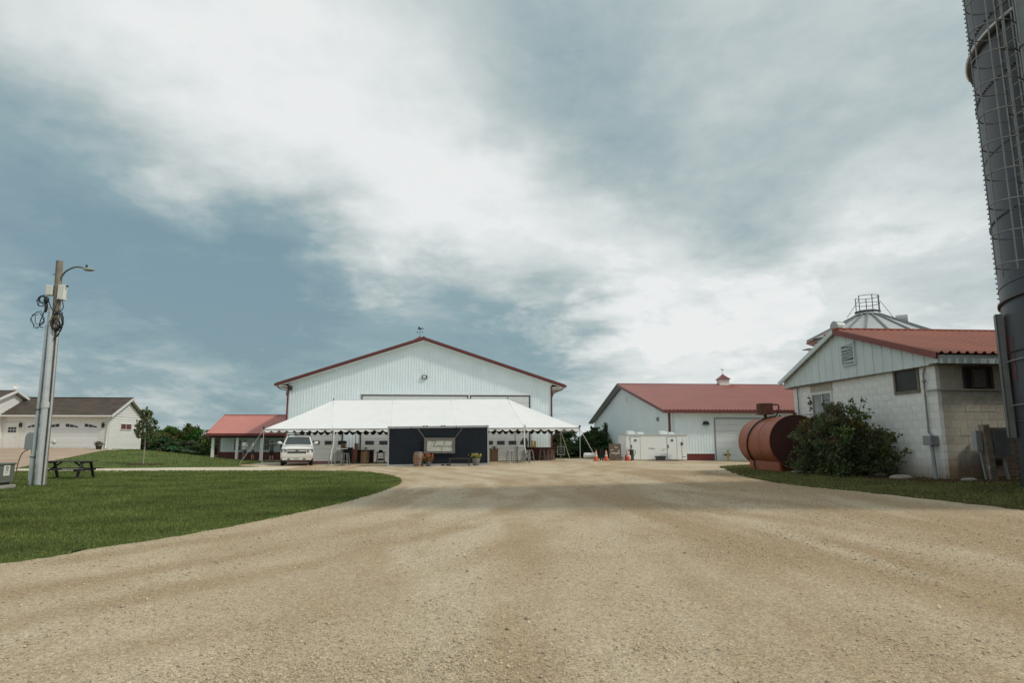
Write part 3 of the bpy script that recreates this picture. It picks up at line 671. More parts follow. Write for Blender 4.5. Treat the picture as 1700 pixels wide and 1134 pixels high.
# ------------------------------------------------------------------ concrete block building, right
m_blk_white = M('white_painted_block', (.78, .78, .75), .75, .12, 2.5, bump=.25, bs=60, rnd=.035, streak=.12, dirt=((.22, .15, .095), .85, .75, .5, .25))
m_blk_dirty = M('weathered_block', (.52, .485, .40), .85, .28, 2.2, bump=.35, bs=50, rnd=.14, streak=.25, dirt=((.23, .145, .085), 1.0, .9, .45, .16))
m_mortar = M('mortar', (.47, .455, .42), .95, .2, 6, dirt=((.16, .10, .065), .9, .7, .5, .25))
m_gable = M('pale_gable_steel', (.58, .66, .665), .45, .08, 1.2, streak=.14)
def block_building():
    L = (11.86, 15.6, .5); b = thing('block_building', 'weathered white concrete block building with red steel roof beside the tall silo', 'building', L)
    X0, Y0, Y1 = 11.86, 15.6, 22.85; zb, zt = .42, 3.44
    MB(L).box(X0 + .19, 26, Y0 + .19, Y1 - .1, .2, zt + .3).build('core_wall', m_mortar, b)
    MB(L).box(X0 + .008, X0 + .19, Y0 + .012, Y1, .2, zt).build('wall', m_blk_white, b)
    mb = MB(L); mb.box(X0 + .19, 26, Y0 + .005, Y0 + .19, .2, zt); mb.build('mortar', m_mortar, b)
    bl, bh = .4, .2; rr = random.Random(3)
    # one block of each wall, then copies sharing its mesh
    def proto(face, mat, ln=bl):
        m = MB(); e = .004
        if face == 'x': m.hexa([(0, e, e), (.1, 0, 0), (.1, ln - .006, 0), (0, ln - .006 - e, e), (0, e, bh - .008 - e), (.1, 0, bh - .008), (.1, ln - .006, bh - .008), (0, ln - .006 - e, bh - .008 - e)])
        else: m.hexa([(e, 0, e), (ln - .006 - e, 0, e), (ln - .006, .1, 0), (0, .1, 0), (e, 0, bh - .008 - e), (ln - .006 - e, 0, bh - .008 - e), (ln - .006, .1, bh - .008), (0, .1, bh - .008)])
        return m.build('block', mat, b)
    holes_x = [(16.2, 17.24, 2.74, 3.46), (20.28, 21.68, .4, 3.14)]; holes_y = [(12.55, 13.4, 2.74, 3.4)]
    def lay(face, a0, a1, mat, holes):
        pr = {}
        k = 0; z = zb
        while z < zt - .05:
            a = a0 - (0 if k % 2 == 0 else bl / 2)
            while a < a1 - .02:
                s0 = max(a, a0); s1 = min(a + bl, a1)
                spans = [(s0, s1)]
                for h0, h1, hz0, hz1 in holes:
                    if z + bh > hz0 + .02 and z < hz1 - .02:
                        ns = []
                        for p, q in spans:
                            if q <= h0 or p >= h1: ns.append((p, q))
                            else:
                                if p < h0 - .03: ns.append((p, h0))
                                if q > h1 + .03: ns.append((h1, q))
                        spans = ns
                for p, q in spans:
                    if q - p < .05: continue
                    key = round(q - p, 3)
                    dp = rr.uniform(-.003, .003)
                    loc = (X0 + dp, p, z) if face == 'x' else (p, Y0 + dp, z)
                    loc = Vector(loc) - Vector(L)
                    if key not in pr: pr[key] = proto(face, mat, q - p); pr[key].location = loc
                    else: inst(pr[key], 'block', loc, b)
                a += bl
            k += 1; z += bh
    lay('x', Y0, Y1, m_blk_white, holes_x)
    lay('y', X0 + .1, 14.3, m_blk_dirty, holes_y)
    MB(L).box(14.3, 26, Y0, Y0 + .012, zb, zt).build('wall', m_blk_dirty, b)
    m = MB(L); m.box(X0 - .012, X0 + .0, Y0, Y1, .2, .47); m.box(X0, 26, Y0 - .02, Y0 + .0, .2, .56); m.build('footing', M('brown_footing', (.20, .135, .09), .9, .25, 4, bump=.3), b)
    # gable above, steel panels one by one
    gx = 11.74; yp, zp = 19.6, 4.98; ye0, ye1 = 15.35, 23.3
    zr = lambda u: zp - .06 - (abs(u - yp) / (yp - ye0 if u < yp else 3.75)) * (zp - 3.66)
    zbot = lambda u: 3.40 + (u - 15.4) * .006
    g = lambda u, v, d: (gx - d, u, v)
    u = ye0
    rr2 = random.Random(8)
    while u < ye1 - .02:
        e = min(u + .42, ye1); mb = MB(L); dd = rr2.uniform(0, .004)
        ps = [(u, dd), (u + .02, dd + .022), (u + .035, dd + .022), (u + .05, dd), (e, dd)]
        if u < yp < e: ps = sorted(ps + [(yp, dd)])
        ribbed(mb, ps, g, zbot, zr); mb.build('gable_panel', m_gable, b, fix=False); u = e
    MB(L).prism([(ye0, 3.41), (ye1, 3.46), (ye1, zr(ye1)), (yp, zr(yp)), (ye0, zr(ye0))], lambda a, c, d: (d, a, c), gx + .005, X0 + .3).build('gable_wall', m_gable, b)
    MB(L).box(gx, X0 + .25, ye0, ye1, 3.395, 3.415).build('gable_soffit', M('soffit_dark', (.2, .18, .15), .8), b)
    # roof
    def slope(t, s, d): return (yp + s * (4.45 if s < 0 else 3.8) * t, zp + .02 - t * (zp - 3.63) + d)
    u = 11.62
    while u < 17.5:
        e = u + .9; mb = MB(L); ribbed(mb, ribs(u, e, .225, .055, .04, .13), lambda q, t, d: (q,) + slope(t, -1, d), 0, 1); mb.build('roof_panel', m_red_roof2, b, fix=False); u = e
    mb = MB(L); ribbed(mb, ribs(u, 26, .225, .035), lambda q, t, d: (q,) + slope(t, -1, d), 0, 1); mb.build('far_roof', m_red_roof2, b, fix=False)
    mb = MB(L); ribbed(mb, ribs(11.62, 26, .3, .03), lambda q, t, d: (q,) + slope(t, 1, d), 0, 1); mb.build('rear_roof', m_white_steel, b, fix=False)
    a0 = slope(0, -1, 0); a1 = slope(1, -1, 0)
    MB(L).bar((11.60, a0[0], a0[1] - .06), (11.60, a1[0], a1[1] - .06), .05, .17).build('rake_trim', M('rake_red', (.19, .042, .030), .45), b)
    c1 = slope(1, 1, 0); MB(L).bar((11.60, a0[0], a0[1] - .05), (11.60, c1[0], c1[1] - .05), .06, .14).build('white_rake_trim', m_gable, b)
    MB(L).bar((11.6, yp, zp + .05), (26, yp, zp + .05), .3, .03).build('ridge_cap', m_red_roof2, b)
    eb = MB(L); eb.box(11.66, 26, 15.22, 15.35, 3.42, 3.62); eb.build('eave_fascia', m_gable, b)
    ec = MB(L); ribbed(ec, ribs(11.68, 17, .21, .03, .07, .12), lambda q, v, d: (q, 15.215 - d, v), 3.40, 3.53); ec.build('corrugated_strip', m_gable, b, fix=False)
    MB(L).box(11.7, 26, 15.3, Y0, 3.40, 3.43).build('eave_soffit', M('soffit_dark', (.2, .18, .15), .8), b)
    # louvre, bent slats
    lv = MB(L)
    y0v, y1v, z0v, z1v = 18.72, 19.36, 3.84, 4.44
    for q in ((y0v - .04, y0v), (y1v, y1v + .04)): lv.box(gx - .07, gx, q[0], q[1], z0v - .04, z1v + .04)
    lv.box(gx - .07, gx, y0v, y1v, z0v - .04, z0v); lv.box(gx - .07, gx, y0v, y1v, z1v, z1v + .04); lo = lv.build('vent', m_gable, b)
    MB(L).box(gx - .026, gx - .021, y0v, y1v, z0v, z1v).build('vent_back', m_dark, lo)
    for i in range(9):
        z = z0v + .02 + i * .066; t0, t1 = rr2.uniform(-.02, .02), rr2.uniform(-.02, .02)
        m = MB(L); m.hexa([(gx - .075, y0v, z + t0), (gx - .03, y0v, z + .04 + t0), (gx - .03, y1v, z + .04 + t1), (gx - .075, y1v, z + t1), (gx - .075, y0v, z + .012 + t0), (gx - .03, y0v, z + .052 + t0), (gx - .03, y1v, z + .052 + t1), (gx - .075, y1v, z + .012 + t1)])
        m.build('slat', m_gable, lo)
    gw = lambda u, v, d: (X0 + .006 - d, u, v)
    wf = M('worn_frame', (.19, .165, .12), .8, .3, 6, bump=.2)
    window(b, L, gw, 16.27, 17.16, 2.82, 3.38, .065, .035, wf, M('dusty_dark_pane', (.030, .026, .026), .35, .4, 3, spec=.3))
    fw = lambda u, v, d: (u, Y0 + .006 - d, v)
    fo = window(b, L, fw, 12.63, 13.32, 2.82, 3.32, .06, .03, M('dark_frame', (.065, .05, .04), .8, .3, 6), M('dusty_dark_pane', (.030, .026, .026), .35, .4, 3, spec=.3), (12.82, 13.2))
    MB(L).box(12.86, 13.17, Y0 - .016, Y0 - .004, 2.84, 3.3).build('board', M('grey_board', (.12, .11, .095), .85, .3, 8), fo)
    do = window(b, L, gw, 20.42, 21.54, .75, 3.05, .09, .04, M('white_door_frame', (.62, .62, .6), .6, .08), M('reflecting_glass', (.12, .15, .155), .12, .3, 1.5, spec=.8), (20.95,), (1.3,), name='glazed_door')
    MB(L).box(X0 - .01, X0 + .15, 20.3, 21.66, 3.15, 3.4).build('lintel', M('lintel', (.40, .37, .31), .85, .2, 4), b)
    # conduits and junction box
    pm = M('dull_conduit', (.21, .215, .21), .5, .2, 5, metal=.3)
    MB(L).tube([(11.2, 15.72, 3.38), (11.84, 15.95, 3.36), (11.80, 15.97, 3.2), (11.80, 15.97, 1.7), (11.80, 15.85, 1.62)][1:], .022, 8).build('conduit', pm, b)
    MB(L).tube([(11.8, 15.97, 2.77), (11.8, 15.58, 2.77), (11.9, 15.55, 2.77), (15, 15.55, 2.77)], .02, 8).build('conduit', M('pale_conduit', (.42, .40, .36), .6, .2), b)
    bx = MB(L); bx.box(11.62, 11.84, 15.70, 15.98, 1.38, 1.62); jb = bx.build('junction_box', m_greypaint, b, bevel=.01)
    MB(L).tube([(11.72, 15.8, 1.4), (11.7, 15.72, .3)], .042, 8).build('conduit', m_greypaint, b)
    MB(L).ell((11.79, 15.95, 3.02), (.04, .05, .05), 8, 6).build('conduit_fitting', pm, b)
    MB(L).tube([(11.80, 22.45, 3.4), (11.80, 22.4, .5)], .02, 6).build('conduit', pm, b)
m_red_roof2 = M('orange_red_roof', (.43, .14, .08), .42, .16, .8, streak=.08)  # this building's own, more orange roof red
block_building()

# ------------------------------------------------------------------ tall dark silo with caged ladder
def silo():
    cx, cy, Rr = 14.07, 11.07, 3.2; zb = .45; L = (cx, cy, zb)
    b = thing('silo', 'very tall dark blue steel silo with caged ladder at the right edge', 'silo', L)
    ms = M('dark_silo_steel', (.040, .043, .053), .42, .2, .6, streak=.2, spec=.3)
    H = 1.42; n = 13
    for i in range(n):
        MB(L).lathe([(Rr, zb + i * H + .012), (Rr, zb + (i + 1) * H - .012)], 72, (cx, cy, 0)).build('wall_ring', ms, b)
        MB(L).lathe([(Rr - .006, zb + (i + 1) * H - .02), (Rr + .012, zb + (i + 1) * H - .013), (Rr + .012, zb + (i + 1) * H + .013), (Rr - .006, zb + (i + 1) * H + .02)], 72, (cx, cy, 0)).build('seam', ms, b)
    top = zb + n * H
    MB(L).lathe([(Rr + .05, top - .02), (Rr, top + .1), (Rr * .9, top + .75), (Rr * .62, top + 1.35), (Rr * .3, top + 1.65), (.02, top + 1.72)], 48, (cx, cy, 0)).build('dome', m_galv, b)
    MB(L).lathe([(Rr + .06, zb - .4), (Rr + .06, zb + .08), (Rr, zb + .08)], 48, (cx, cy, 0)).build('foundation', m_conc, b)
    ang = lambda a, r, z: (cx + r * math.cos(R(a)), cy + r * math.sin(R(a)), z)
    # bolts along the seams that face the yard
    bm = MB(L)
    for i in range(n):
        z = zb + (i + 1) * H
        for a in np.arange(110, 250, 2.1):
            if i in (1, 3, 5, 6, 8): bm.box(*sum([(q - .012, q + .012) for q in ang(a, Rr + .018, z)], ()))
    for a in (139.2, 214):
        for z in np.arange(zb + .1, top, .115): bm.box(*sum([(q - .013, q + .013) for q in ang(a, Rr + .014, z)], ()))
    bm.build('bolts', m_black, b, kind='stuff')
    for z, w in ((9.95, .08), (4.35, .05)):
        f = MB(L); f.lathe([(Rr, z), (Rr + w, z), (Rr + w, z + .05), (Rr, z + .05)], 72, (cx, cy, 0)); f.build('flange', m_black, b)
    f = MB(L); f.tube([ang(a, Rr + .1, 9.95 + .08) for a in range(130, 230, 4)], .03, 6); f.build('flange_rail', m_galv, b)
    # ladder and cage
    A = 180; nx, ny = math.cos(R(A)), math.sin(R(A)); tx, ty = -ny, nx
    def P(o, s, z): return (cx + nx * (Rr + o) + tx * s, cy + ny * (Rr + o) + ty * s, z)
    lm = M('ladder_steel', (.25, .26, .26), .45, .2, 6, metal=.5)
    ld = MB(L)
    for s in (-.21, .21): ld.bar(P(.22, s, 1.9), P(.22, s, top + .9), .05, .03)
    lad = ld.build('ladder', lm, b)
    for z in np.arange(2.1, top + .8, .30): MB(L).tube([P(.22, -.21, z), P(.22, .21, z)], .014, 6).build('rung', lm, lad)
    for z in np.arange(2.2, top, 1.42):
        for s in (-.21, .21): MB(L).bar(P(0, s, z), P(.22, s, z), .03).build('bracket', lm, lad)
    cg = MB(L)
    hoop = [(.22, -.23)] + [(.58 + .36 * math.sin(t), -.36 * math.cos(t)) for t in np.linspace(-.35, PI + .35, 15)] + [(.22, .23)]
    for t in np.linspace(.1, PI - .1, 5):
        cg.bar(P(.58 + .36 * math.sin(t), -.36 * math.cos(t), 4.6), P(.58 + .36 * math.sin(t), -.36 * math.cos(t), top + 1.2), .025, .012)
    cage = cg.build('cage', lm, b)
    for z in np.arange(4.75, top + 1.2, .60): MB(L).tube([P(o, s, z) for o, s in hoop], .014, 6).build('cage_hoop', lm, cage)
    # fill pipe, conduit and lower chute channel
    pp = MB(L); a = 189
    pp.tube([ang(a, Rr + .42, 1.2), ang(a, Rr + .42, top + .5)], .13, 14)
    for z in (3.2, 6.4, 8.9, 12, 15): pp.tube([ang(a, Rr + .42, z - .04), ang(a, Rr + .42, z + .04)], .155, 14)
    pp.build('fill_pipe', M('pipe_green_grey', (.17, .19, .185), .4, .15, 3, metal=.4), b)
    for a, z0, z1, r in ((176.5, 1, top, .03), (180, 3, top, .02)): MB(L).tube([ang(a, Rr + .1, z0), ang(a, Rr + .1, z1)], r, 8).build('conduit', lm, b)
    q = MB(L); a = 147; nn = Vector((math.cos(R(a)), math.sin(R(a)), 0)); tt = Vector((-nn.y, nn.x, 0)); c0 = Vector((cx, cy, 0)) + nn * (Rr + .04)
    for o, s, w, d in ((.10, 0, .24, .03), (.05, -.105, .03, .12), (.05, .105, .03, .12)):
        cc = c0 + nn * o + tt * s
        q.hexa([cc + tt * (sx * w / 2) + nn * (sy * d / 2) + Vector((0, 0, z)) for z in (1.55, 4.15) for sx, sy in ((-1, -1), (1, -1), (1, 1), (-1, 1))])
    q.build('chute_channel', M('channel_grey', (.16, .17, .17), .5, .2, 4, metal=.3, streak=.2), b)
    st = MB(L)
    for z in (2.2, 3.1):
        st.tube([ang(a_, Rr + .07, z) for a_ in range(150, 215, 4)], .014, 6)
    st.build('band', lm, b)
    # faded red paint mark low on the wall
    pm_ = MB(L); pm_.lathe([(Rr + .004, 2.7), (Rr + .004, 3.6)], 4, (cx, cy, 0), a0=R(151), a1=R(156)); pm_.build('red_mark', M('faded_red_mark', (.075, .014, .022), .5, .4, 5), b)
silo()

# ------------------------------------------------------------------ electrical post and plank wall by the silo
def post_group():
    z0 = tz(12.62, 15.05)
    t = thing('meter_post', 'short leaning timber post with grey electrical boxes beside the silo', 'post', (12.62, 15.05, z0))
    m = MB(); m.hexa([(-.07, -.07, -.15), (.09, -.07, -.15), (.09, .09, -.15), (-.07, .09, -.15), (-.16, -.07, 1.34), (.0, -.07, 1.34), (.0, .09, 1.34), (-.16, .09, 1.34)]); m.build('timber', m_woodgrey, t)
    m = MB(); m.box(-.33, -.17, -.02, .12, .72, 1.2); m.build('meter_box', M('pale_box', (.34, .36, .36), .5, .1), t, bevel=.012)
    m = MB(); m.box(.13, .55, -.04, .14, .62, 1.2); m.box(.12, .56, -.05, -.035, .6, 1.22); m.build('switch_box', M('box_dark_grey', (.15, .16, .165), .45, .15, 3), t, bevel=.012)
    m = MB(); m.box(-.1, .9, .09, .13, 1.12, 1.22); m.box(-.06, .9, .09, .13, .8, .9); m.build('cross_board', M('red_brown_board', (.10, .045, .032), .85, .3, 6), t)
    m = MB(); m.tube([(.38, .05, .62), (.40, .04, .2), (.46, .02, -.15)], .032, 8); m.tube([(-.2, .05, .72), (-.16, .05, .3), (-.1, .05, -.15)], .026, 8); m.build('conduit', m_greypaint, t)
    m = MB(); m.box(-.13, -.08, -.09, -.07, .28, .36); m.build('clip', m_galv, t)
    z1 = tz(14, 15.3)
    t = thing('plank_wall', 'low dark brown plank wall behind the electrical post', 'wall', (13.6, 15.35, z1))
    for i in range(6):
        m = MB(); m.box(-.82, 1.2, -.02 + .004 * (i % 2), .02, .06 + i * .2, .06 + i * .2 + .19); m.build('plank', M('dark_plank', (.065, .042, .032), .85, .35, 5, rnd=.25, bump=.3), t)
    for x in (-.75, .3, 1.1):
        m = MB(); m.box(x - .04, x + .04, .02, .1, -.1, 1.2); m.build('stake', m_darkwood, t)
post_group()

# ------------------------------------------------------------------ grain bin behind
def bin_():
    cx, cy, Rr = 28.45, 43.5, 3.6; ze, zp = 8.75, 10.55; zb = .3; L = (cx, cy, zb)
    b = thing('grain_bin', 'galvanised grain bin whose ribbed cone roof rises behind the block building', 'grain bin', L)
    mg = M('bin_galv', (.50, .53, .53), .38, .12, 1.5, metal=.35, streak=.1)
    m = MB(L); pr = [(Rr + (.02 if k % 2 else 0), zb + (ze - zb) * k / 56) for k in range(57)]; m.lathe(pr, 48, (cx, cy, 0)); m.build('wall', mg, b)
    n = 20; P = lambda a, t: (cx + math.cos(a) * (Rr + .55 - (Rr - .1) * t), cy + math.sin(a) * (Rr + .55 - (Rr - .1) * t), ze - .08 + (zp - ze) * t)
    for i in range(n):
        a0, a1 = 2 * PI * i / n, 2 * PI * (i + 1) / n
        m = MB(L); m.add([P(a0, 0), P(a1, 0), P(a1, 1), P(a0, 1)], [(0, 1, 2, 3)]); m.build('roof_sheet', mg, b)
        m = MB(L); p0, p1 = Vector(P(a0, 0)), Vector(P(a0, 1)); m.bar(p0 + Vector((0, 0, .04)), p1 + Vector((0, 0, .04)), .10, .11); m.build('roof_rib', M('bin_rib', (.20, .225, .225), .5, .2, 4, metal=.3), b)
    MB(L).lathe([(.9, zp - .12), (.75, zp + .06), (.62, zp + .22), (.02, zp + .26)], 16, (cx, cy, 0)).build('cap', mg, b)
    rl = M('rail_steel', (.11, .115, .12), .5, .2)
    m = MB(L); m.lathe([(.55, zp + .1), (.85, zp + .1), (.85, zp + .14), (.55, zp + .14)], 16, (cx, cy, 0)); pl = m.build('platform', rl, b)
    aa = [R(q) for q in (200, 262, 300, 345, 60, 120)]
    for a in aa:
        m = MB(L); x, y = cx +   .80 * math.cos(a), cy +   .80 * math.sin(a); m.tube([(x, y, zp - .25), (x, y, zp + 1.25)], .03, 6); m.build('rail_post', rl, pl)
    for h in (.7, 1.22):
        m = MB(L); m.tube([(cx +   .80 * math.cos(a), cy +   .80 * math.sin(a), zp + h) for a in np.linspace(R(200), R(480), 30)], .022, 6); m.build('guard_rail', rl, pl)
    for s in (-1, 1): MB(L).tube([(cx + s * .78, cy - .3, zp + .9), (cx + s * 1.75, cy - .3, zp - .38)], .018, 5).build('brace', rl, pl)
    for a, t in ((R(196), .38), (R(322), .62)):
        p = Vector(P(a, t)); v = MB(L); q = Vector((math.cos(a), math.sin(a), 0)); w = Vector((-q.y, q.x, 0))
        pts = [(math.cos(k), math.sin(k)) for k in np.linspace(0, PI, 9)]
        v.prism(pts, lambda c, s, d: p + w * (c * .36) + Vector((0, 0, s * .5 - .05)) + q * d, -.3, .42); v.build('roof_vent', M('vent_grey', (.36, .385, .38), .45, .15, 3, metal=.3), b)
    # stair, platform and auger head at the left eave
    m = MB(L); x = cx - Rr - 1.2; y = cy - 1.0
    m.box(x - .55, x + .3, y - .4, y + .4, 7.75, 7.8)
    for dx in (-.5, -.15): m.tube([(x + dx, y - .38, 6.2), (x + dx, y - .38, 7.8)], .03, 6)
    m.box(x - .55, x + .1, y - .4, y + .4, 6.15, 6.2); m.build('ladder_platform', m_greypaint, b)
    m = MB(L); o = Vector((cx - Rr - .75, cy - 1.8, 8.35))
    for q0, q1 in (((-.75, 0, -.25), (.9, 0, .75)), ((-.75, 0, -.25), (.9, 0, -.2)), ((.9, 0, .75), (.9, 0, -.2)), ((.1, 0, .25), (.45, 0, -.2)), ((-.3, 0, 0), (.45, 0, .5)), ((.45, 0, .5), (.45, 0, -.2)), ((-.3, 0, 0), (-.2, 0, -.22))):
        m.bar(o + Vector(q0), o + Vector(q1), .07)
    m.build('auger_truss', rl, b)
    m = MB(L); m.ell(o + Vector((.25, .1, 0)), (.4, .25, .26), 12, 8); m.build('auger_head', M('pale_housing', (.5, .49, .46), .6, .15), b)
    m = MB(L); m.tube([o + Vector((.1, .2, .3)), o + Vector((.75, .2, .62))], .11, 10); m.build('auger_tube', M('faded_red_tube', (.36, .14, .11), .6, .25, 4), b)
bin_()

# ------------------------------------------------------------------ rust red fuel tank on skids
def tank():
    z0 = tz(10.4, 21.5); L = (10.83, 22.0, z0); b = thing('fuel_tank', 'big rust red cylindrical fuel tank lying on the grass verge', 'tank', L, R(-7.5))
    r = .87; zc = .98; mr = M('rust_red_paint', (.31, .078, .030), .55, .18, 1.5, bump=.1, bs=25, streak=.2)
    y0, y1 = -1.55, 1.95
    m = MB(); ring = [(r, 0)]
    def cyl(m, ya, yb, ra, rb, n=48):
        vs = [(ra * math.cos(2 * PI * j / n), ya, zc + ra * math.sin(2 * PI * j / n)) for j in range(n)] + [(rb * math.cos(2 * PI * j / n), yb, zc + rb * math.sin(2 * PI * j / n)) for j in range(n)]
        m.add(vs, [(j, (j + 1) % n, n + (j + 1) % n, n + j) for j in range(n)], True)
    cyl(m, y0, y1, r, r); m.build('shell', mr, b)
    n = 48
    for y, s in ((y0 + .02, 1), (y1 - .02, 1)):
      m = MB(); m.add([(r * .995 * math.cos(2 * PI * j / n), y, zc + r * .995 * math.sin(2 * PI * j / n)) for j in range(n)], [tuple(range(n))]); m.build('end_cap', M('rust_paint_shaded', (.055, .012, .008), .6, .2, 1.5, bump=.1, streak=.25), b)  # end cap in the tank's paint, its shade put into a darker colour
    for y in (y0, -.38, .8, y1):
      m = MB(); m.tube([(r * math.cos(q), y, zc + r * math.sin(q)) for q in np.linspace(0, 2 * PI, 49)[:-1]], .012, 6, closed=True); m.build('weld_bead', mr, b)
    m = MB(); m.box(-.58, -.5, y0 + .05, y1 - .25, -.08, .42); m.box(.5, .58, y0 + .05, y1 - .25, -.08, .42)
    for y in (y0 + .25, .2, y1 - .5): m.box(-.5, .5, y - .03, y + .03, .02, .3)
    m.build('skid', mr, b)
    # pump on top with its hose looped round the tank
    m = MB(); m.tube([(-.28, .55, zc + r - .06), (-.28, .55, zc + r + .14)], .06, 8); m.build('riser', m_darkwood, b)
    m = MB(); m.box(-.52, -.05, .38, .74, zc + r + .12, zc + r + .50); m.box(-.56, -.02, .34, .78, zc + r + .10, zc + r + .13)
    for k in range(4): m.box(-.535, -.52, .42 + k * .08, .46 + k * .08, zc + r + .17, zc + r + .46)
    m.build('pump', M('rusty_pump', (.15, .06, .038), .7, .4, 9, bump=.4), b, bevel=.012)
    hp = [(-.08, .5, zc + r + .44), (.12, .45, zc + r + .45), (.16, .4, zc + r + .34), (.06, .35, zc + r + .1), (-.02, .3, zc + r + .03)]
    hp += [((r + .03) * math.cos(q), .25 + .35 * (q - PI / 2), zc + (r + .03) * math.sin(q)) for q in np.linspace(PI / 2 + .15, PI + .85, 12)] + [(-.62, 1.0, .1), (-.5, .85, .03)]
    MB().tube(spline(hp, 4), .026, 8).build('hose', m_black, b)
    m = MB(); m.tube([(.22, -.9, zc + r - .05), (.22, -.9, zc + r + .07)], .05, 8); m.tube([(.22, -.9, zc + r + .07), (.22, -.9, zc + r + .1)], .085, 10); m.tube([(.0, -.1, zc + r - .03), (0, -.1, zc + r + .05)], .05, 8); m.build('fill_cap', m_darkwood, b)
    MB().tube([(.22, -.9, zc + r + .03), (.9, -1.0, zc + r + .02)], .012, 6).build('vent_pipe', m_greypaint, b)
tank()

# ------------------------------------------------------------------ house and garage, left
def house():
    L = (-34, 57, .9); b = thing('house', 'white sided house and double garage with brown shingle roof on the left rise', 'house', L)
    ms = M('vinyl_siding', (.72, .71, .66), .6, .05, 1); mw = M('bright_siding', (.78, .78, .76), .6, .04, 1)
    X0, X1, Y0, Y1 = -50, -29.95, 57, 62.5; zb = .72; ze = 3.72; yr = 59.75; zr = 5.35
    sl = (zr - ze) / (yr - 56.6)
    def lap(fn, u0, u1, v0, v1, mat, parent, step=.2, top=None):      # overlapping clapboards with real edges
        m = MB(L); v = v0
        while v < v1 - .001:
            e = min(v + step, v1); a0, a1 = (u0, u1) if top is None else top(v); c0, c1 = (u0, u1) if top is None else top(e)
            m.add([fn(a0, v, .034), fn(a1, v, .034), fn(c1, e, .004), fn(c0, e, .004), fn(a0, v, .0), fn(a1, v, .0)], [(0, 1, 2, 3), (4, 5, 1, 0)]); v = e
        return m.build('clapboards', mat, parent, fix=False)
    MB(L).box(X0, X1 - .03, Y0 + .03, Y1, .2, ze).build('wall', ms, b)
    MB(L).prism([(Y0 + .03, ze), (Y1, ze), (yr, zr - .25)], lambda a, c, d: (d, a, c), X0, X1 - .03).build('gable', mw, b)
    MB(L).box(X0, X1, Y0 - .01, Y1 + .01, .1, .86).build('foundation', m_conc, b)
    f = yplane(Y0 + .0)
    for u0, u1, v0, v1 in ((-50, -38.25, .9, ze - .15), (-37.13, -36.85, .9, 3.14), (-30.55, X1 - .08, .9, 3.14), (-38.25, X1 - .08, 3.2, ze - .15)): lap(f, u0, u1, v0, v1, ms, b)
    g = lambda u, v, d: (X1 + d, u, v); gwin = lambda u, v, d: (X1 + d + .03, u, v)
    lap(g, Y0 + .08, Y1, .86, ze - .05, mw, b)
    tri = lambda v: (Y0 - .0 + (v - ze + .3) / (zr - ze) * (yr - Y0), Y1 - (v - ze + .3) / (zr - ze) * (Y1 - yr))
    lap(g, 0, 0, ze - .05, zr - .35, mw, b, top=tri)
    MB(L).box(X1 - .1, X1 + .035, Y0 - .035, Y0 + .08, .8, ze - .1).build('corner_trim', m_trim_white, b)
    # garage door: four sections with fan windows, entry door, lamps
    fd = lambda u, v, d: (u, Y0 + .02 - d, v)
    overhead_door(b, L, fd, -36.75, -30.68, .9, 3.1, 4, None, M('garage_white', (.74, .75, .74), .5, .03), .12, m_trim_white)
    fan = M('fan_window', (.03, .032, .036), .2, .3, 3)
    for k in range(4):
        c = -36.75 + 6.07 * (k + .5) / 4
        m = MB(L); dr = 1 if k % 2 else -1
        for i in range(3):
            w0, w1 = i / 3 + .02, (i + 1) / 3 - .02; hh = lambda w: .30 * math.sin(PI * .5 * (1 - w)) if 1 else 0
            s = -1 if k < 2 else 1
            m.add([(c + s * (w0 - .5) * 1.05, Y0 - .012, 2.68 + .08 * (1 - w0)), (c + s * (w1 - .5) * 1.05, Y0 - .012, 2.68 + .08 * (1 - w1)), (c + s * (w1 - .5) * 1.05, Y0 - .012, 2.72 + .30 * math.sqrt(max(0, 1 - w1)) ), (c + s * (w0 - .5) * 1.05, Y0 - .012, 2.72 + .30 * math.sqrt(1 - w0))], [(0, 1, 2, 3)])
        m.build('fan_window', fan, b)
    d = MB(L); d.box(-38.12, -37.25, Y0 - .02, Y0 + .03, .86, 2.98); dr = d.build('entry_door', m_trim_white, b)
    m = MB(L); m.box(-38.24, -38.12, Y0 - .035, Y0 + .02, .86, 3.08); m.box(-37.25, -37.13, Y0 - .035, Y0 + .02, .86, 3.08); m.box(-38.24, -37.13, Y0 - .037, Y0 + .02, 2.98, 3.1); m.build('door_casing', m_trim_white, dr)
    for i in range(3):
        for j in range(2): MB(L).box(-37.99 + i * .22, -37.80 + i * .22, Y0 - .026, Y0 - .02, 2.28 + j * .24, 2.48 + j * .24).build('pane', m_glass, dr)
    MB(L).tube([(-37.32, Y0 - .06, 1.95), (-37.32, Y0 - .02, 1.95)], .04, 8).build('door_knob', m_galv, dr)
    for x in (-36.98 - .02, -30.42):
        m = MB(L); m.box(x - .08, x + .08, Y0 - .2, Y0 - .04, 2.72, 2.98); m.add([(x - .11, Y0 - .23, 2.98), (x + .11, Y0 - .23, 2.98), (x + .11, Y0 - .01, 2.98), (x - .11, Y0 - .01, 2.98), (x, Y0 - .12, 3.1)], [(0, 1, 4), (1, 2, 4), (2, 3, 4), (3, 0, 4), (3, 2, 1, 0)]); m.box(x - .03, x + .03, Y0 - .08, Y0 - .01, 2.8, 2.9); m.build('wall_lantern', m_dark, b)
    window(b, L, gwin, 58.72, 60.5, 2.60, 3.04, .07, .05, m_trim_white, M('red_blind', (.14, .035, .035), .4, .2), (59.6,))
    # shingled roof: courses as real steps
    sh = M('brown_shingle', (.098, .078, .062), .9, .35, 1.6, bump=.5, bs=14)
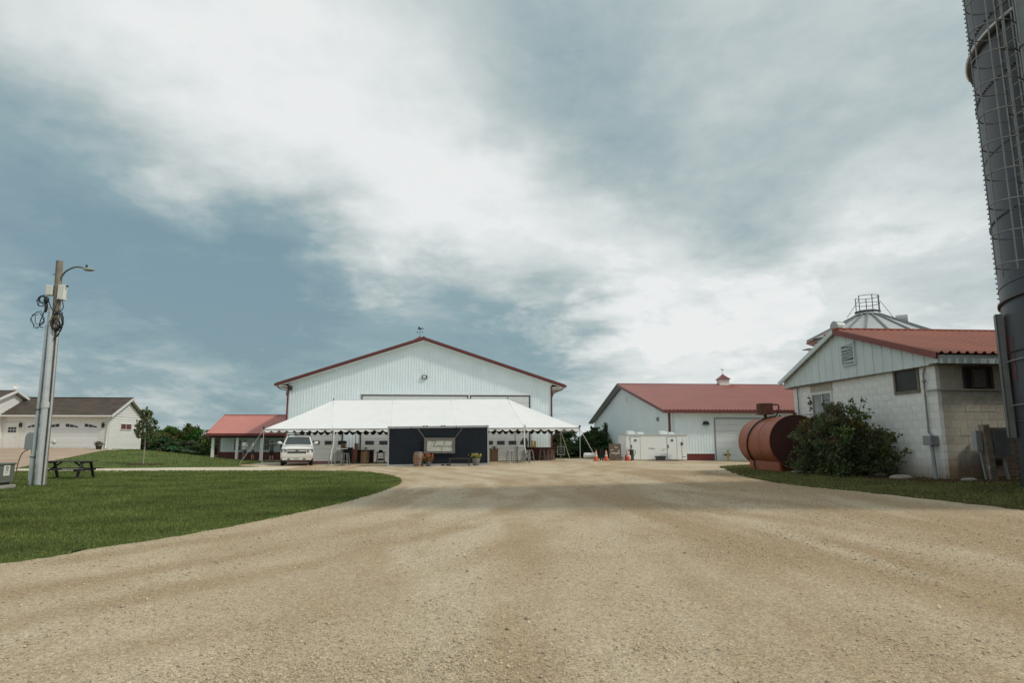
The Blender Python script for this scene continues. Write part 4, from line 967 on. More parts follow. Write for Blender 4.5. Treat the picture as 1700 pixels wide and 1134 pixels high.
    def shingles(xa, xb, y_e, z_e, y_r, z_r, name, par):
        n = 22; s = []
        for i in range(n):
            t0, t1 = i / n, (i + 1) / n
            m = (y_e + (y_r - y_e) * t0, z_e + (z_r - z_e) * t0); q = (y_e + (y_r - y_e) * t1, z_e + (z_r - z_e) * t1)
            s.append((m, q))
        mb = MB(L)
        for m, q in s: mb.add([(xa, m[0], m[1] + .035), (xb, m[0], m[1] + .035), (xb, q[0], q[1] + .012), (xa, q[0], q[1] + .012), (xa, m[0], m[1]), (xb, m[0], m[1])], [(0, 1, 2, 3), (4, 5, 1, 0)])
        return mb.build(name, sh, par, fix=False)
    shingles(X0, X1 + .38, 56.55, ze - .02, yr, zr, 'roof', b); shingles(X0, X1 + .38, 2 * yr - 56.55, ze - .02, yr, zr, 'rear_roof', b)
    MB(L).bar((X0, yr, zr + .03), (X1 + .38, yr, zr + .03), .25, .04).build('ridge_cap', sh, b)
    MB(L).box(X0, X1 + .35, 56.44, 56.56, ze - .14, ze - .02).build('gutter', m_trim_white, b)
    MB(L).box(X0, X1 + .3, 56.56, Y0, ze - .16, ze - .13).build('soffit', ms, b)
    for s in (-1, 1):
        ye = yr + s * (yr - 56.55); MB(L).bar((X1 + .38, ye, ze - .1), (X1 + .38, yr, zr - .1), .04, .2).build('rake_trim', m_trim_white, b)
        m = MB(L); m.hexa([(X1 - .02, ye, ze - .16), (X1 + .36, ye, ze - .16), (X1 + .36, yr, zr - .16), (X1 - .02, yr, zr - .16), (X1 - .02, ye, ze - .13), (X1 + .36, ye, ze - .13), (X1 + .36, yr, zr - .13), (X1 - .02, yr, zr - .13)]); m.build('rake_soffit', M('soffit_warm_grey', (.5, .49, .46), .7), b)  # rake soffit in an even warm grey
    MB(L).tube([(X1 + .2, 56.5, ze - .14), (X1 + .05, 56.6, ze - .4), (X1 - .12, Y0 - .06, ze - .7), (X1 - .12, Y0 - .06, 1.0), (X1 - .1, Y0 - .12, .92)], .055, 8).build('downspout', m_trim_white, b)
    # taller main wing at the far left
    xa, xb = -52, -38.5; ya, yb, yq, zq, zev = 51.6, 64.0, 57.8, 5.85, 3.45
    MB(L).prism([(ya + .4, .3), (yb - .4, .3), (yb - .4, zev), (yq, zq - .22), (ya + .4, zev)], lambda a, c, d: (d, a, c), xa, xb).build('wing_wall', mw, b)
    shingles(xa, xb + .4, ya, zev - .05, yq, zq, 'wing_roof', b); shingles(xa, xb + .4, yb, zev - .05, yq, zq, 'rear_roof', b)
    for ye in (ya, yb):
        MB(L).bar((xb + .4, ye, zev - .13), (xb + .4, yq, zq - .08), .04, .2).build('rake_trim', m_trim_white, b)
        m = MB(L); m.hexa([(xb - .02, ye, zev - .19), (xb + .38, ye, zev - .19), (xb + .38, yq, zq - .14), (xb - .02, yq, zq - .14), (xb - .02, ye, zev - .16), (xb + .38, ye, zev - .16), (xb + .38, yq, zq - .11), (xb - .02, yq, zq - .11)]); m.build('rake_soffit', M('soffit_warm_grey', (.5, .49, .46), .7), b)
    lap(lambda u, v, d: (xb + d, u, v), 0, 0, 3.3, zq - .3, mw, b, top=lambda v: (ya + .4 + max(0, v - zev + .2) / (zq - zev) * (yq - ya - .4), yb - .4 - max(0, v - zev + .2) / (zq - zev) * (yb - .4 - yq)))
    m = MB(L); c = Vector((xb + .3, 57.6, 6.12)); ax = Vector((.45, -.8, .35)).normalized(); u_ = ax.cross(Vector((0, 0, 1))).normalized(); v_ = ax.cross(u_)
    ringp = lambda r, d: [c + ax * d + (u_ * math.cos(k) + v_ * math.sin(k)) * r for k in np.linspace(0, 2 * PI, 17)[:-1]]
    vs = ringp(.02, 0) + ringp(.12, .02) + ringp(.20, .05)
    m.add(vs, [(r * 16 + j, r * 16 + (j + 1) % 16, (r + 1) * 16 + (j + 1) % 16, (r + 1) * 16 + j) for r in range(2) for j in range(16)], True)
    m.tube([(xb + .05, 57.9, 5.75), (xb + .05, 57.8, 6.2), c], .025, 6); m.bar(c - v_ * .3, c + ax * .5, .03); m.box(c.x + ax.x * .5 - .05, c.x + ax.x * .5 + .05, c.y + ax.y * .5 - .05, c.y + ax.y * .5 + .05, c.z + .12, c.z + .22)
    m.build('satellite_dish', m_trim_white, b)
house()

# ------------------------------------------------------------------ utility pole
def pole():
    z0 = tz(-14.35, 23.3); L = (-14.35, 23.3, z0)
    b = thing('utility_pole', 'wooden utility pole with steel conduits, cable coils and a street lamp arm', 'utility pole', L)
    mp = M('pole_wood', (.26, .225, .18), .9, .3, 5, bump=.4, streak=.35)
    MB().tube([(0.02, .12, -.2), (-.04, .12, 3), (-.10, .12, 5.5), (-.2, .12, 7.85)], [.135, .13, .122, .108], 14).build('timber', mp, b)
    def tb(n, pts, r, mat=m_galv, k=10): return MB().tube(pts, r, k).build(n, mat, b)
    tb('conduit', [(.04, -.12, -.1), (.0, -.12, 2.6), (-.12, -.04, 5.5)], .096, m_galv, 16)
    tb('conduit', [(-.23, -.06, -.1), (-.25, -.05, 2.6), (-.31, 0, 5.5)], .055); tb('conduit', [(-.26, .08, -.1), (-.29, .08, 3.2), (-.33, .06, 6.15)], .035)
    tb('conduit', [(.17, -.02, -.1), (.13, 0, 2.6), (.05, .02, 5.5)], .03)
    m = MB()
    for z in (.95, 2.55): m.box(-.32, -.13, -.13, -.1, z, z + .03)
    m.build('strap', m_dark, b)
    MB().tube([(.0, -.12, 2.62), (.0, -.12, 2.82)], .122, 16).build('coupling', M('white_coupling', (.6, .61, .6), .5), b)
    m = MB(); m.box(-.50, -.27, .0, .2, 6.58, 6.95); m.build('equipment_box', m_trim_white, b, bevel=.02)
    m = MB(); m.box(-.08, .14, -.02, .2, 6.45, 6.96); m.box(-.09, .15, -.03, .21, 6.42, 6.46); m.build('equipment_box', m_trim_white, b, bevel=.02)
    m = MB(); m.ell((.20, .05, 6.92), (.04, .04, .04), 8, 6); m.tube([(.14, .05, 6.92), (.20, .05, 6.92)], .015, 6); m.build('sensor', m_dark, b)
    arm = MB().tube(spline([(-.14, .1, 7.15), (-.06, .08, 7.18), (-.02, .06, 7.3), (.14, 0, 7.46), (.40, -.05, 7.58), (.58, -.07, 7.6), (.82, -.1, 7.55)], 5), .03, 8).build('lamp_arm', M('arm_steel', (.17, .165, .155), .5, .2), b)
    m = MB(); m.ell((.98, -.12, 7.49), (.20, .10, .055), 14, 8); m.box(.78, .92, -.17, -.05, 7.48, 7.57); h = m.build('lamp_head', M('lamp_grey', (.33, .35, .31), .5), arm)
    m = MB(); m.tube([(.88, -.12, 7.54), (.88, -.12, 7.66)], .035, 8); m.build('photocell', m_dark, arm)
    m = MB(); m.tube([(-.36, .1, 7.35), (-.1, .1, 7.35)], .015, 6); m.build('bolt', m_dark, b)
    rr = random.Random(4)
    def coil(cx, cz, r, n, a0=0, sq=1.0, rad=.016, mat=m_black, oy=-.12):
        pts = []
        for i in range(n * 14):
            a = a0 + 2 * PI * i / 14; w = r * (1 + .16 * math.sin(i * 1.7) + rr.uniform(-.06, .06)); pts.append((cx + w * math.cos(a) * sq, oy - .02 * math.sin(i * .9) - .0012 * i, cz + w * math.sin(a) + .03 * math.sin(i * .37)))
        return MB().tube(pts, rad, 6).build('cable_coil', mat, b)
    coil(-.47, 6.33, .19, 3, .3, .85, .011); coil(-.44, 6.38, .14, 3, 1.2, 1, .012); coil(-.56, 5.66, .27, 2, .8, .8, .011); coil(-.50, 5.68, .2, 1, 2, .8, .011); coil(.10, 5.62, .30, 4, 0, .62, .016); coil(.08, 5.5, .2, 3, 1, .6, .014); coil(.13, 5.6, .36, 2, 2, .5, .013)
    m = MB(); m.ell((-.36, -.1, 6.38), (.09, .08, .13), 10, 6); m.ell((-.34, -.1, 6.12), (.05, .06, .2), 8, 6); m.build('splice_case', m_black, b)
    for pts in ([(-.3, -.1, 6.4), (-.15, -.14, 6.1), (-.02, -.12, 5.98), (.14, -.1, 6.0), (.2, -.05, 6.15), (.08, 0, 6.45)], [(-.1, -.12, 5.5), (-.08, -.14, 5.8), (-.02, -.12, 6.1), (.0, -.05, 6.45)], [(.05, -.1, 5.6), (.22, -.15, 5.2), (.02, -.12, 5.0)], [(-.4, -.05, 6.05), (-.5, -.1, 5.5), (-.36, -.1, 5.4)], [(.1, -.1, 5.5), (.26, -.12, 5.35), (.05, -.12, 5.0)]):
        MB().tube(spline(pts, 6), .017, 6).build('cable', m_black, b)
    MB().tube(spline([(-.12, -.14, 5.45), (-.06, -.17, 5.75), (.02, -.12, 5.85)], 5), .014, 6).build('cable', M('yellow_cable', (.35, .33, .06), .5), b)
    # house meter pedestal just behind, left of the pole
    z1 = tz(-16.6, 27); t = thing('meter_pedestal', 'grey meter pedestal with a drooping orange cable behind the utility pole', 'utility box', (-17.0, 27.0, z1))
    m = MB(); m.prism([(-.26, 1.2), (.26, 1.2), (.26, 1.78), (.2, 1.86), (-.12, 1.88), (-.22, 1.8), (-.26, 1.7)], lambda a, c, d: (a, d, c), -.12, .14); m.build('cabinet', m_greypaint, t, bevel=.015)
    m = MB(); m.tube([(.0, 0, -.1), (0, 0, 1.2)], .05, 8); m.build('stem', m_galv, t)
    m = MB(); m.ell((.78, 0, 1.5), (.07, .08, .10), 10, 6); m.tube([(.3, 0, 1.5), (.78, 0, 1.5)], .03, 6); m.build('meter', M('meter_white', (.6, .62, .62), .3), t)
    MB().tube(spline([(-.1, -.1, 1.2), (-.3, -.12, 1.05), (-.42, -.12, .6), (-.42, -.12, .1), (-.3, -.14, .03)], 6), .018, 6).build('cable', M('orange_brown_cable', (.16, .065, .035), .6), t)
    z2 = tz(-14.1, 21.2); t = thing('transformer', 'olive grey transformer cabinet with a white warning sticker at the left edge', 'transformer', (-14.86, 21.4, z2))
    m = MB(); m.box(-.7, .66, -.35, .55, -.1, .14); m.build('plinth', m_conc, t, bevel=.01)
    m = MB(); m.box(-.66, .60, -.28, .5, .22, .80); m.box(-.68, .63, -.31, .53, .76, .82); m.build('cabinet', M('transformer_green', (.135, .150, .125), .5, .1, 2), t, bevel=.012)
    m = MB(); m.box(-.60, .53, -.22, .44, .14, .22); m.build('base_gap', m_dark, t)  # dark block, its colour stands in for shade in the gap
    m = MB(); m.box(.602, .608, .0, .27, .43, .74); s = m.build('sticker', m_trim_white, t)
    m = MB(); m.tube([(.611, .14 + .05 * math.cos(k), .665 + .04 * math.sin(k)) for k in np.linspace(0, 2 * PI, 9)[:-1]], .012, 4, closed=True); m.bar((.611, .05, .57), (.611, .14, .6), .02, .006); m.bar((.611, .14, .6), (.611, .22, .57), .018, .006); m.bar((.611, .07, .50), (.611, .16, .53), .02, .006); m.build('warning_mark', m_dark, s)
pole()

def picnic_table():
    z0 = tz(-16.1, 28.2); t = thing('picnic_table', 'dark brown picnic table on the lawn right of the utility pole', 'picnic table', (-16.3, 28.2, z0), 0)
    mk = M('dark_brown_table', (.035, .028, .026), .6, .25, 6)
    for i in range(5):
        m = MB(); m.box(-1.0, 1.0, -.38 + i * .155, -.38 + i * .155 + .145, .70, .735); m.build('top_board', mk, t)
    for s in (-1, 1):
        for k in range(2):
            y = s * (.62 + k * .13); m = MB(); m.box(-1.0, 1.0, y - .06, y + .06, .40, .435); m.build('seat_board', mk, t)
        for x in (-.72, .72):
            m = MB(); m.bar((x, s * .30, .70), (x, s * .62, 0), .05, .1, (1, 0, 0)); m.build('leg', mk, t)
        m = MB(); m.bar((s * .72, 0, .38), (s * .25, 0, .69), .05, .07, (0, 1, 0)); m.build('brace', mk, t)
        m = MB(); m.bar((s * .68, -.76, .375), (s * .68, .76, .375), .05, .08); m.build('crossbeam', mk, t)
        m = MB(); m.bar((s * .68, -.38, .675), (s * .68, .38, .675), .05, .06); m.build('cleat', mk, t)
picnic_table()

# ------------------------------------------------------------------ white frame tent
def tent():
    L = (-2.85, 49, tz(-2.85, 49)); b = thing('tent', 'long white frame tent with scalloped valance in front of the barn', 'tent', L)
    cl = M('tent_vinyl', (.82, .83, .82), .5, .04, 1.2, trans=.05, bump=.2, bs=1.6)
    fl, fr = Vector((-13.45, 44.4, 2.34)), Vector((7.72, 44.4, 2.47)); bl, br = Vector((-13.45, 53.6, 2.34)), Vector((7.72, 53.6, 2.47))
    rx = [-9.9, -5.55, -1.25, 3.06]; zr = lambda x: 4.55 + (x + 9.9) * .0115
    ez = lambda x: 2.34 + (x + 13.45) * .00614
    ex = [-8.95, -5.1, -.65, 3.95]
    def patch(c0, c1, c2, c3, sag, nu=10, nv=10):    # bilinear panel between eave c0-c1 and ridge c3-c2, cloth sagging a little
        vs = []
        for j in range(nv + 1):
            for i in range(nu + 1):
                u, v = i / nu, j / nv; p = c0.lerp(c1, u).lerp(c3.lerp(c2, u), v)
                vs.append(p + Vector((0, 0, -sag * math.sin(PI * v) * (.55 + .45 * math.sin(PI * u)) - .025 * math.sin(PI * u) * math.sin(PI * v))))
        n = nu + 1
        return vs, [(j * n + i, j * n + i + 1, (j + 1) * n + i + 1, (j + 1) * n + i) for j in range(nv) for i in range(nu)]
    E_ = lambda x, y: Vector((x, y, ez(x))); Rg = lambda x: Vector((x, 49, zr(x)))
    for y in (44.4, 53.6):
        xs = ex
        for i in range(3):
            m = MB(L); m.add(*patch(E_(xs[i], y), E_(xs[i + 1], y), Rg(rx[i + 1]), Rg(rx[i]), .10), smooth=True); m.build('canopy_panel', cl, b, fix=False)
        m = MB(L); m.add(*patch(E_(-13.45, y), E_(xs[0], y), Rg(rx[0]), Rg(rx[0]), .08), smooth=True); m.build('canopy_corner', cl, b, fix=False)
        m = MB(L); m.add(*patch(E_(xs[3], y), E_(7.72, y), Rg(rx[3]), Rg(rx[3]), .08), smooth=True); m.build('canopy_corner', cl, b, fix=False)
    m = MB(L); m.add(*patch(bl, fl, Rg(rx[0]), Rg(rx[0]), .1), smooth=True); m.build('canopy_end', cl, b, fix=False)
    m = MB(L); m.add(*patch(fr, br, Rg(rx[3]), Rg(rx[3]), .1), smooth=True); m.build('canopy_end', cl, b, fix=False)
    # added dark sheet below the vinyl, shade of the underside put into its colour
    shd_ = M('shade_olive', (.075, .085, .070), .8, .1)
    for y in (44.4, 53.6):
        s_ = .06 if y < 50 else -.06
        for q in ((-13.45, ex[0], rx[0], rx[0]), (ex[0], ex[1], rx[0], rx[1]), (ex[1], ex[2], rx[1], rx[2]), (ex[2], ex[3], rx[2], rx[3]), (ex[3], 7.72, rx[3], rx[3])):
            vs, fs = patch(E_(q[0], y), E_(q[1], y), Rg(q[3]), Rg(q[2]), .10); m = MB(L); m.add([v + Vector((0, 0, -.045)) for v in vs], fs, True); m.build('shade_sheet', shd_, b, fix=False)
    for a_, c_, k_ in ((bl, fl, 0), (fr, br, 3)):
        vs, fs = patch(a_, c_, Rg(rx[k_]), Rg(rx[k_]), .1); m = MB(L); m.add([v + Vector((0, 0, -.045)) for v in vs], fs, True); m.build('shade_sheet', shd_, b, fix=False)
    # seam straps
    sm = M('seam_grey', (.70, .71, .70), .6, .1)  # straps a little greyer than the canopy vinyl
    m = MB(L)
    for i in range(4):
        p0, p1 = E_(ex[i], 44.4), Rg(rx[i])
        pts = [p0.lerp(p1, t) + Vector((0, -.012, -.09 * math.sin(PI * t) + .02)) for t in np.linspace(0, 1, 9)]
        m.tube(pts, .010, 5)
    m.tube([Rg(x) + Vector((0, 0, .02)) for x in rx], .02, 6); m.build('seam', sm, b)
    m = MB(L)
    for i in (0, 3): m.box(rx[i] - .03, rx[i] + .03, 48.97, 49.03, zr(rx[i]), zr(rx[i]) + .14)
    for p in (fl, fr): m.box(p.x - .05, p.x + .05, p.y - .06, p.y + .04, p.z + .0, p.z + .16)
    m.tube([E_(3.95, 44.4) + Vector((0, -.03, .2)), E_(3.95, 44.4) + Vector((0, -.03, .02))], .03, 6); m.build('ridge_fitting', m_dark, b)
    # scalloped valance, one strip per bay
    def valance(p0, p1, n, depth=.24, vm=None):
        m = MB(L); k = 8; vs = []; d = (p1 - p0)
        for i in range(n):
            for q in range(k + 1):
                t = (i + q / k) / n; p = p0 + d * t; h = .08 + (depth - .08) * math.sin(PI * q / k)**.8
                w = .02 * math.sin(i * 2.1 + q * .4); nrm_ = Vector((d.y, -d.x, 0)).normalized() * (w + .015)
                vs += [p + Vector((0, 0, .01)), p + Vector((0, 0, -h)) + nrm_]
        fs = [(2 * (i * (k + 1) + q), 2 * (i * (k + 1) + q) + 2, 2 * (i * (k + 1) + q) + 3, 2 * (i * (k + 1) + q) + 1) for i in range(n) for q in range(k)]
        m.add(vs, fs); return m.build('valance', vm or cl, b, fix=False)
    for y in (44.4, 53.6):
        xs = [-13.45] + ex + [7.72]
        for x0, x1 in zip(xs, xs[1:]): valance(E_(x0, y), E_(x1, y), max(3, round((x1 - x0) / .52)), .24 if y < 50 else .32, cl if y < 50 else shd_)  # rear valance also coloured dark in place of shade
    valance(bl, fl, 18); valance(fr, br, 18)
    # legs, eave rails and guy straps
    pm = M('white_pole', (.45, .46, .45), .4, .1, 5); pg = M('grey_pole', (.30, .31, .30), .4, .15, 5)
    for y in (44.4, 53.6):
        for x in [-13.45] + ex + [7.72]:
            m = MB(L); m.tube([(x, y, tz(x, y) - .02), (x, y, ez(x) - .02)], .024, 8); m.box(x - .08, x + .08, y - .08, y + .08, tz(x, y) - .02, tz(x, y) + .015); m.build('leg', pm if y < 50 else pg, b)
        m = MB(L); m.tube([E_(-13.45, y) + Vector((0, 0, -.03)), E_(7.72, y) + Vector((0, 0, -.03))], .03, 8); m.build('eave_rail', pg, b)
    for p, q in ((fl, bl), (fr, br)): m = MB(L); m.tube([p + Vector((0, 0, -.03)), q + Vector((0, 0, -.03))], .03, 8); m.build('eave_rail', pg, b)
    for i in range(4):
        for y in (44.4, 53.6): m = MB(L); m.tube([E_(ex[i], y) + Vector((0, 0, -.16)), Rg(rx[i]) + Vector((0, 0, -.16))], .025, 6); m.build('rafter', pg, b)
    gm = M('guy_strap', (.58, .56, .50), .7, .2)
    for p, q in ((fl, (-14.75, 43.9)), (fr, (8.75, 43.6)), (E_(7.72, 53.6), (8.6, 54.3)), (bl, (-14.7, 54.2))):
        m = MB(L); m.bar(p + Vector((0, 0, -.05)), (q[0], q[1], tz(*q)), .035, .02); m.build('guy_strap', gm, b)
    # tied back side curtains hanging beside two front legs
    for x, s in ((-8.85, -1), (3.88, 1)):
        m = MB(L); m.tube(spline([(x, 44.36, ez(x) - .1), (x + s * .02, 44.36, 1.3), (x + s * .10, 44.34, .9), (x + s * .16, 44.34, .3 + tz(x, 44))], 5), [.05 - .02 * abs(math.sin(q * .23)) for q in range(16)], 8); m.build('rolled_curtain', cl, b)
tent()

# ------------------------------------------------------------------ dark container bar with the sign
def stroke_text(word, x, y, z, h, parent, mat, off=(0, 0, 0), slant=.22, r=.009, gap=.12):
    """handwritten letters drawn as thin raised strokes"""
    G = {'T': ([[(-.25, 1.25), (.1, 1.32), (.5, 1.3), (.8, 1.36)], [(.32, 1.3), (.22, .7), (.10, .1), (-.06, -.38)]], .5),
         'h': ([[(.0, .05), (.2, .6), (.34, 1.15), (.3, 1.25), (.2, 1.0), (.12, .4), (.08, 0), (.2, .34), (.34, .42), (.38, .2), (.42, .02), (.52, .1)]], .5),
         'o': ([[(.36, .40), (.2, .42), (.08, .22), (.16, .02), (.32, .04), (.42, .24), (.34, .4), (.55, .36)]], .52),
         'm': ([[(.0, .3), (.08, .4), (.1, .2), (.1, .0), (.2, .3), (.3, .4), (.33, .2), (.33, .0), (.44, .3), (.54, .4), (.58, .2), (.62, .02), (.72, .1)]], .7),
         'f': ([[(.0, .05), (.25, .5), (.45, 1.1), (.36, 1.2), (.25, .8), (.12, .0), (.02, -.6), (.0, -.72), (.12, -.4), (.2, .05), (.4, .2)]], .42),
         'r': ([[(.0, .05), (.14, .44), (.2, .36), (.34, .38), (.32, .2), (.34, .02), (.46, .1)]], .44),
         'n': ([[(.0, .3), (.08, .4), (.1, .2), (.1, .0), (.22, .32), (.34, .4), (.38, .2), (.42, .02), (.52, .1)]], .5),
         'd': ([[(.40, .36), (.2, .42), (.06, .2), (.14, .02), (.3, .1), (.46, .5), (.6, 1.2), (.5, .6), (.44, .04), (.56, .1)]], .54),
         'e': ([[(.0, .14), (.2, .22), (.34, .34), (.26, .43), (.12, .3), (.1, .08), (.22, .0), (.44, .14)]], .42),
         'p': ([[(.0, .2), (.14, .42), (.1, .0), (.02, -.5), (.12, .2), (.28, .42), (.38, .24), (.26, .04), (.12, .04), (.46, .08)]], .46),
         'l': ([[(.0, .05), (.2, .5), (.32, 1.1), (.22, 1.2), (.14, .6), (.16, .05), (.3, .08)]], .3),
         'x': ([[(.0, .36), (.14, .36), (.24, .1), (.38, .06)], [(.36, .4), (.1, .0)]], .4), 's': ([[(.04, .08), (.2, .42), (.3, .2), (.2, .02), (.04, .04), (.4, .1)]], .4), 'u': ([[(.04, .4), (.06, .08), (.2, .04), (.34, .38), (.34, .08), (.46, .08)]], .46), 'L': ([[(.3, 1.2), (.16, .5), (.02, .02), (.2, .1), (.5, .02)]], .5)}
    for i, ch in enumerate(word):
        st, w = G[ch]; m = MB(off)
        for s in st:
            pts = [(x + (a + b_ * slant) * h, y, z + b_ * h) for a, b_ in spline(s, 5)]; m.tube(pts, r, 4, smooth=False)
        m.build('letter', mat, parent, fix=False); x += (w + gap * .3) * h
def container():
    x0, x1, y0, y1 = -4.70, 1.34, 39.5, 41.9; z0 = .06; z1 = 2.44
    L = (-1.68, 39.5, .07); b = thing('container_bar', 'dark navy shipping container bar with grey frame in front of the tent', 'container', L); b.rotation_euler = (0, -.0145, 0)
    fg = M('frame_grey', (.34, .36, .38), .5, .12, 3, streak=.2); nv = M('navy_panel', (.014, .019, .026), .7, .2, .8, streak=.1, spec=.2)
    z0 -= .0
    MB(L).box(x0 + .05, x1 - .05, y0 + .05, y1 - .02, z0 + .1, z1 - .06).build('body', nv, b)
    for u0, u1 in ((x0 + .1, x0 + 2.02), (x0 + 2.02, x0 + 4.02), (x0 + 4.02, x1 - .1)):
        MB(L).box(u0 + .004, u1 - .004, y0 + .03, y0 + .06, z0 + .14, z1 - .15).build('front_panel', nv, b)
    m = MB(L); m.box(x0, x1, y0, y0 + .1, z1 - .13, z1); m.build('top_rail', fg, b, bevel=.008)
    m = MB(L); m.box(x0, x1, y0, y0 + .1, z0, z0 + .13); m.build('bottom_rail', fg, b, bevel=.008)
    for u in (x0, x1 - .09):
        for y in (y0 - .004, y1 - .1): m = MB(L); m.box(u, u + .09, y, y + .1, z0 - .004, z1 + .004); m.build('corner_post', fg, b, bevel=.008)
    m = MB(L)
    for u in (x0, x1 - .16):
        for z in (z0 - .01, z1 - .11): m.box(u - .006, u + .166, y0 - .01, y0 + .15, z, z + .12)
    m.build('corner_casting', fg, b, bevel=.01)
    m = MB(L)
    for k in (2.1, 2.28, 3.18, 3.34): m.box(x0 + k, x0 + k + .1, y0 - .02, y0 + .05, z1 - .02, z1 + .03)
    for k in (1.42, 4.1): m.tube([(x0 + k, y0 - .03, z1 - .1), (x0 + k, y0 + .02, z1 - .1)], .03, 8)
    for k in (3.2, 3.48): m.box(x0 + k, x0 + k + .18, y0 - .006, y0 + .05, z0 + .02, z0 + .11)
    m.build('latch', m_dark, b)
    MB(L).box(x0 + .02, x1 - .02, y0 + .02, y1, z1 - .05, z1 - .015).build('roof', fg, b)
    s = thing('hanging_sign', 'framed grey sign with thin handwritten name hanging on the navy container', 'sign', (-1.62, 39.42, 1.27)); 
    wf = M('grey_frame_wood', (.165, .155, .14), .8, .3, 5, bump=.2, streak=.2)
    for a0, a1, c0, c1 in ((-.92, .92, .31, .46), (-.92, .92, -.46, -.33), (-.92, -.74, -.33, .31), (.76, .92, -.33, .31)): m = MB(); m.box(a0, a1, -.03, .03, c0, c1); m.build('frame_board', wf, s)
    m = MB(); m.box(-.74, .76, .0, .02, -.33, .31); m.build('board', M('pale_board', (.50, .51, .46), .7, .1, 2), s)
    for sg in (-1, 1): m = MB(); m.tube([(sg * .9, .0, .44), (sg * 1.33, .03, 1.02)], .014, 6); m.build('rope', M('rope', (.26, .24, .20), .9, .2), s)
    stroke_text('Thomforde', -.56, -.008, -.10, .29, s, M('letter_dark', (.12, .125, .115), .6), r=.0062)
container()

# ------------------------------------------------------------------ barrel, planters, bench in front of the container
def lath(name, prof, mat, par, n=20, c=(0, 0, 0)): m = MB(); m.lathe(prof, n, c); return m.build(name, mat, par)
def barrel():
    x, y = -2.82, 38.9; t = thing('barrel', 'wooden wine barrel with grey hoops standing against the navy container', 'barrel', (x, y, tz(x, y)))
    R_ = lambda z: .25 + .075 * math.sin(PI * z / .84)
    zs = np.linspace(0, .84, 9); n = 20
    for i in range(n):
        a0, a1 = 2 * PI * i / n + .012, 2 * PI * (i + 1) / n - .012; m = MB()
        vs = [(R_(z) * math.cos(a), R_(z) * math.sin(a), z) for z in zs for a in (a0, (a0 + a1) / 2, a1)]
        m.add(vs, [(k * 3 + j, k * 3 + j + 1, k * 3 + j + 4, k * 3 + j + 3) for k in range(8) for j in range(2)], True); m.build('stave', M('barrel_oak', (.30, .165, .085), .6, .3, 5, rnd=.25, streak=.3), t, fix=False)
    lath('head', [(.01, .80), (.24, .80)], M('barrel_head', (.34, .26, .18), .7, .2, 5), t)
    for z0, z1 in ((.0, .055), (.13, .185), (.26, .30), (.54, .58), (.65, .705), (.785, .84)): lath('hoop', [(R_(z0) + .004, z0), (R_(z0) + .008, z0), (R_(z1) + .008, z1), (R_(z1) + .003, z1)], M('hoop_steel', (.26, .26, .25), .45, .2, 5, metal=.5), t)
barrel()
def leaves(c, rad, n, size, seed, clumps=30, tone=(1, 1, 1), flat=1.0, shell=.55, core=.0):
    g = np.random.default_rng(seed); d = g.normal(size=(clumps, 3)); d /= np.linalg.norm(d, axis=1)[:, None]
    cc = d * (shell + (1 - shell) * g.random((clumps, 1))) * np.array(rad) + np.array(c)
    k = g.integers(0, clumps, n); p = cc[k] + g.normal(size=(n, 3)) * np.array(rad) * g.uniform(.12, .3, (clumps, 1))[k]
    a = g.normal(size=(n, 3)); a /= np.linalg.norm(a, axis=1)[:, None]; b = g.normal(size=(n, 3)); b -= a * (a * b).sum(1)[:, None]; b /= np.linalg.norm(b, axis=1)[:, None]
    s = size * g.uniform(.6, 1.35, (n, 1)); a *= s; b *= s * .55
    co = np.stack([p - a, p + b * .9 - a * .1, p + a, p - b * .9 - a * .1], 1)
    t = (g.uniform(.72, 1.18, (clumps, 1))[k] * g.uniform(.7, 1.3, (n, 1))) * np.array(tone)
    return co.reshape(-1, 3), np.repeat(t, 4, 0)
def crown(name, parent, mat, specs, kind=None):
    cs, ts = zip(*[leaves(*a, **k) for a, k in specs]); return soup(name, np.concatenate(cs), 4, mat, parent, np.concatenate(ts), kind)
m_leaf = M('leaf_green', (.115, .14, .055), .55, .3, 1.2, attr='tint', trans=.3, spec=.3)
m_leafdark = M('leaf_dark', (.098, .130, .050), .5, .3, 1.0, attr='tint', trans=.25, spec=.35)
m_conifer = M('cedar_green', (.10, .138, .048), .7, .35, .5, attr='tint', trans=.2, spec=.2)
m_petal_o = M('orange_petal', (.52, .17, .07), .6, .3, 8, attr='tint', trans=.2)
m_petal_y = M('yellow_petal', (.55, .46, .12), .6, .3, 8, attr='tint', trans=.2)
m_pot = M('dark_pot', (.085, .08, .075), .7, .2, 5)
def planter(x, y, lab, pr, petal, h, spread, npet, group='flower planters', pm=None):
    t = thing('flower_planter', lab, 'planter', (x, y, tz(x, y)), 0, group); lath('pot', pr, pm or m_pot, t, 14)
    top = pr[-1][1]
    crown('foliage', t, m_leaf, [(((0, 0, top + h * .35), (spread, spread, h * .5), 260, .05, 5), {})])
    crown('blossom', t, petal, [(((0, 0, top + h * .6), (spread * .95, spread * .95, h * .42), npet, .042, 9), dict(shell=.8))])
planter(-2.22, 38.75, 'pot of orange flowers beside the wooden barrel', [(.12, 0), (.19, .26), (.17, .26)], m_petal_o, .42, .26, 300)
planter(.55, 38.7, 'grey pot of yellow flowers right of the bench', [(.15, 0), (.2, .2), (.25, .42), (.22, .42)], m_petal_y, .26, .29, 300, pm=M('grey_pot', (.16, .155, .15), .8, .2, 5))
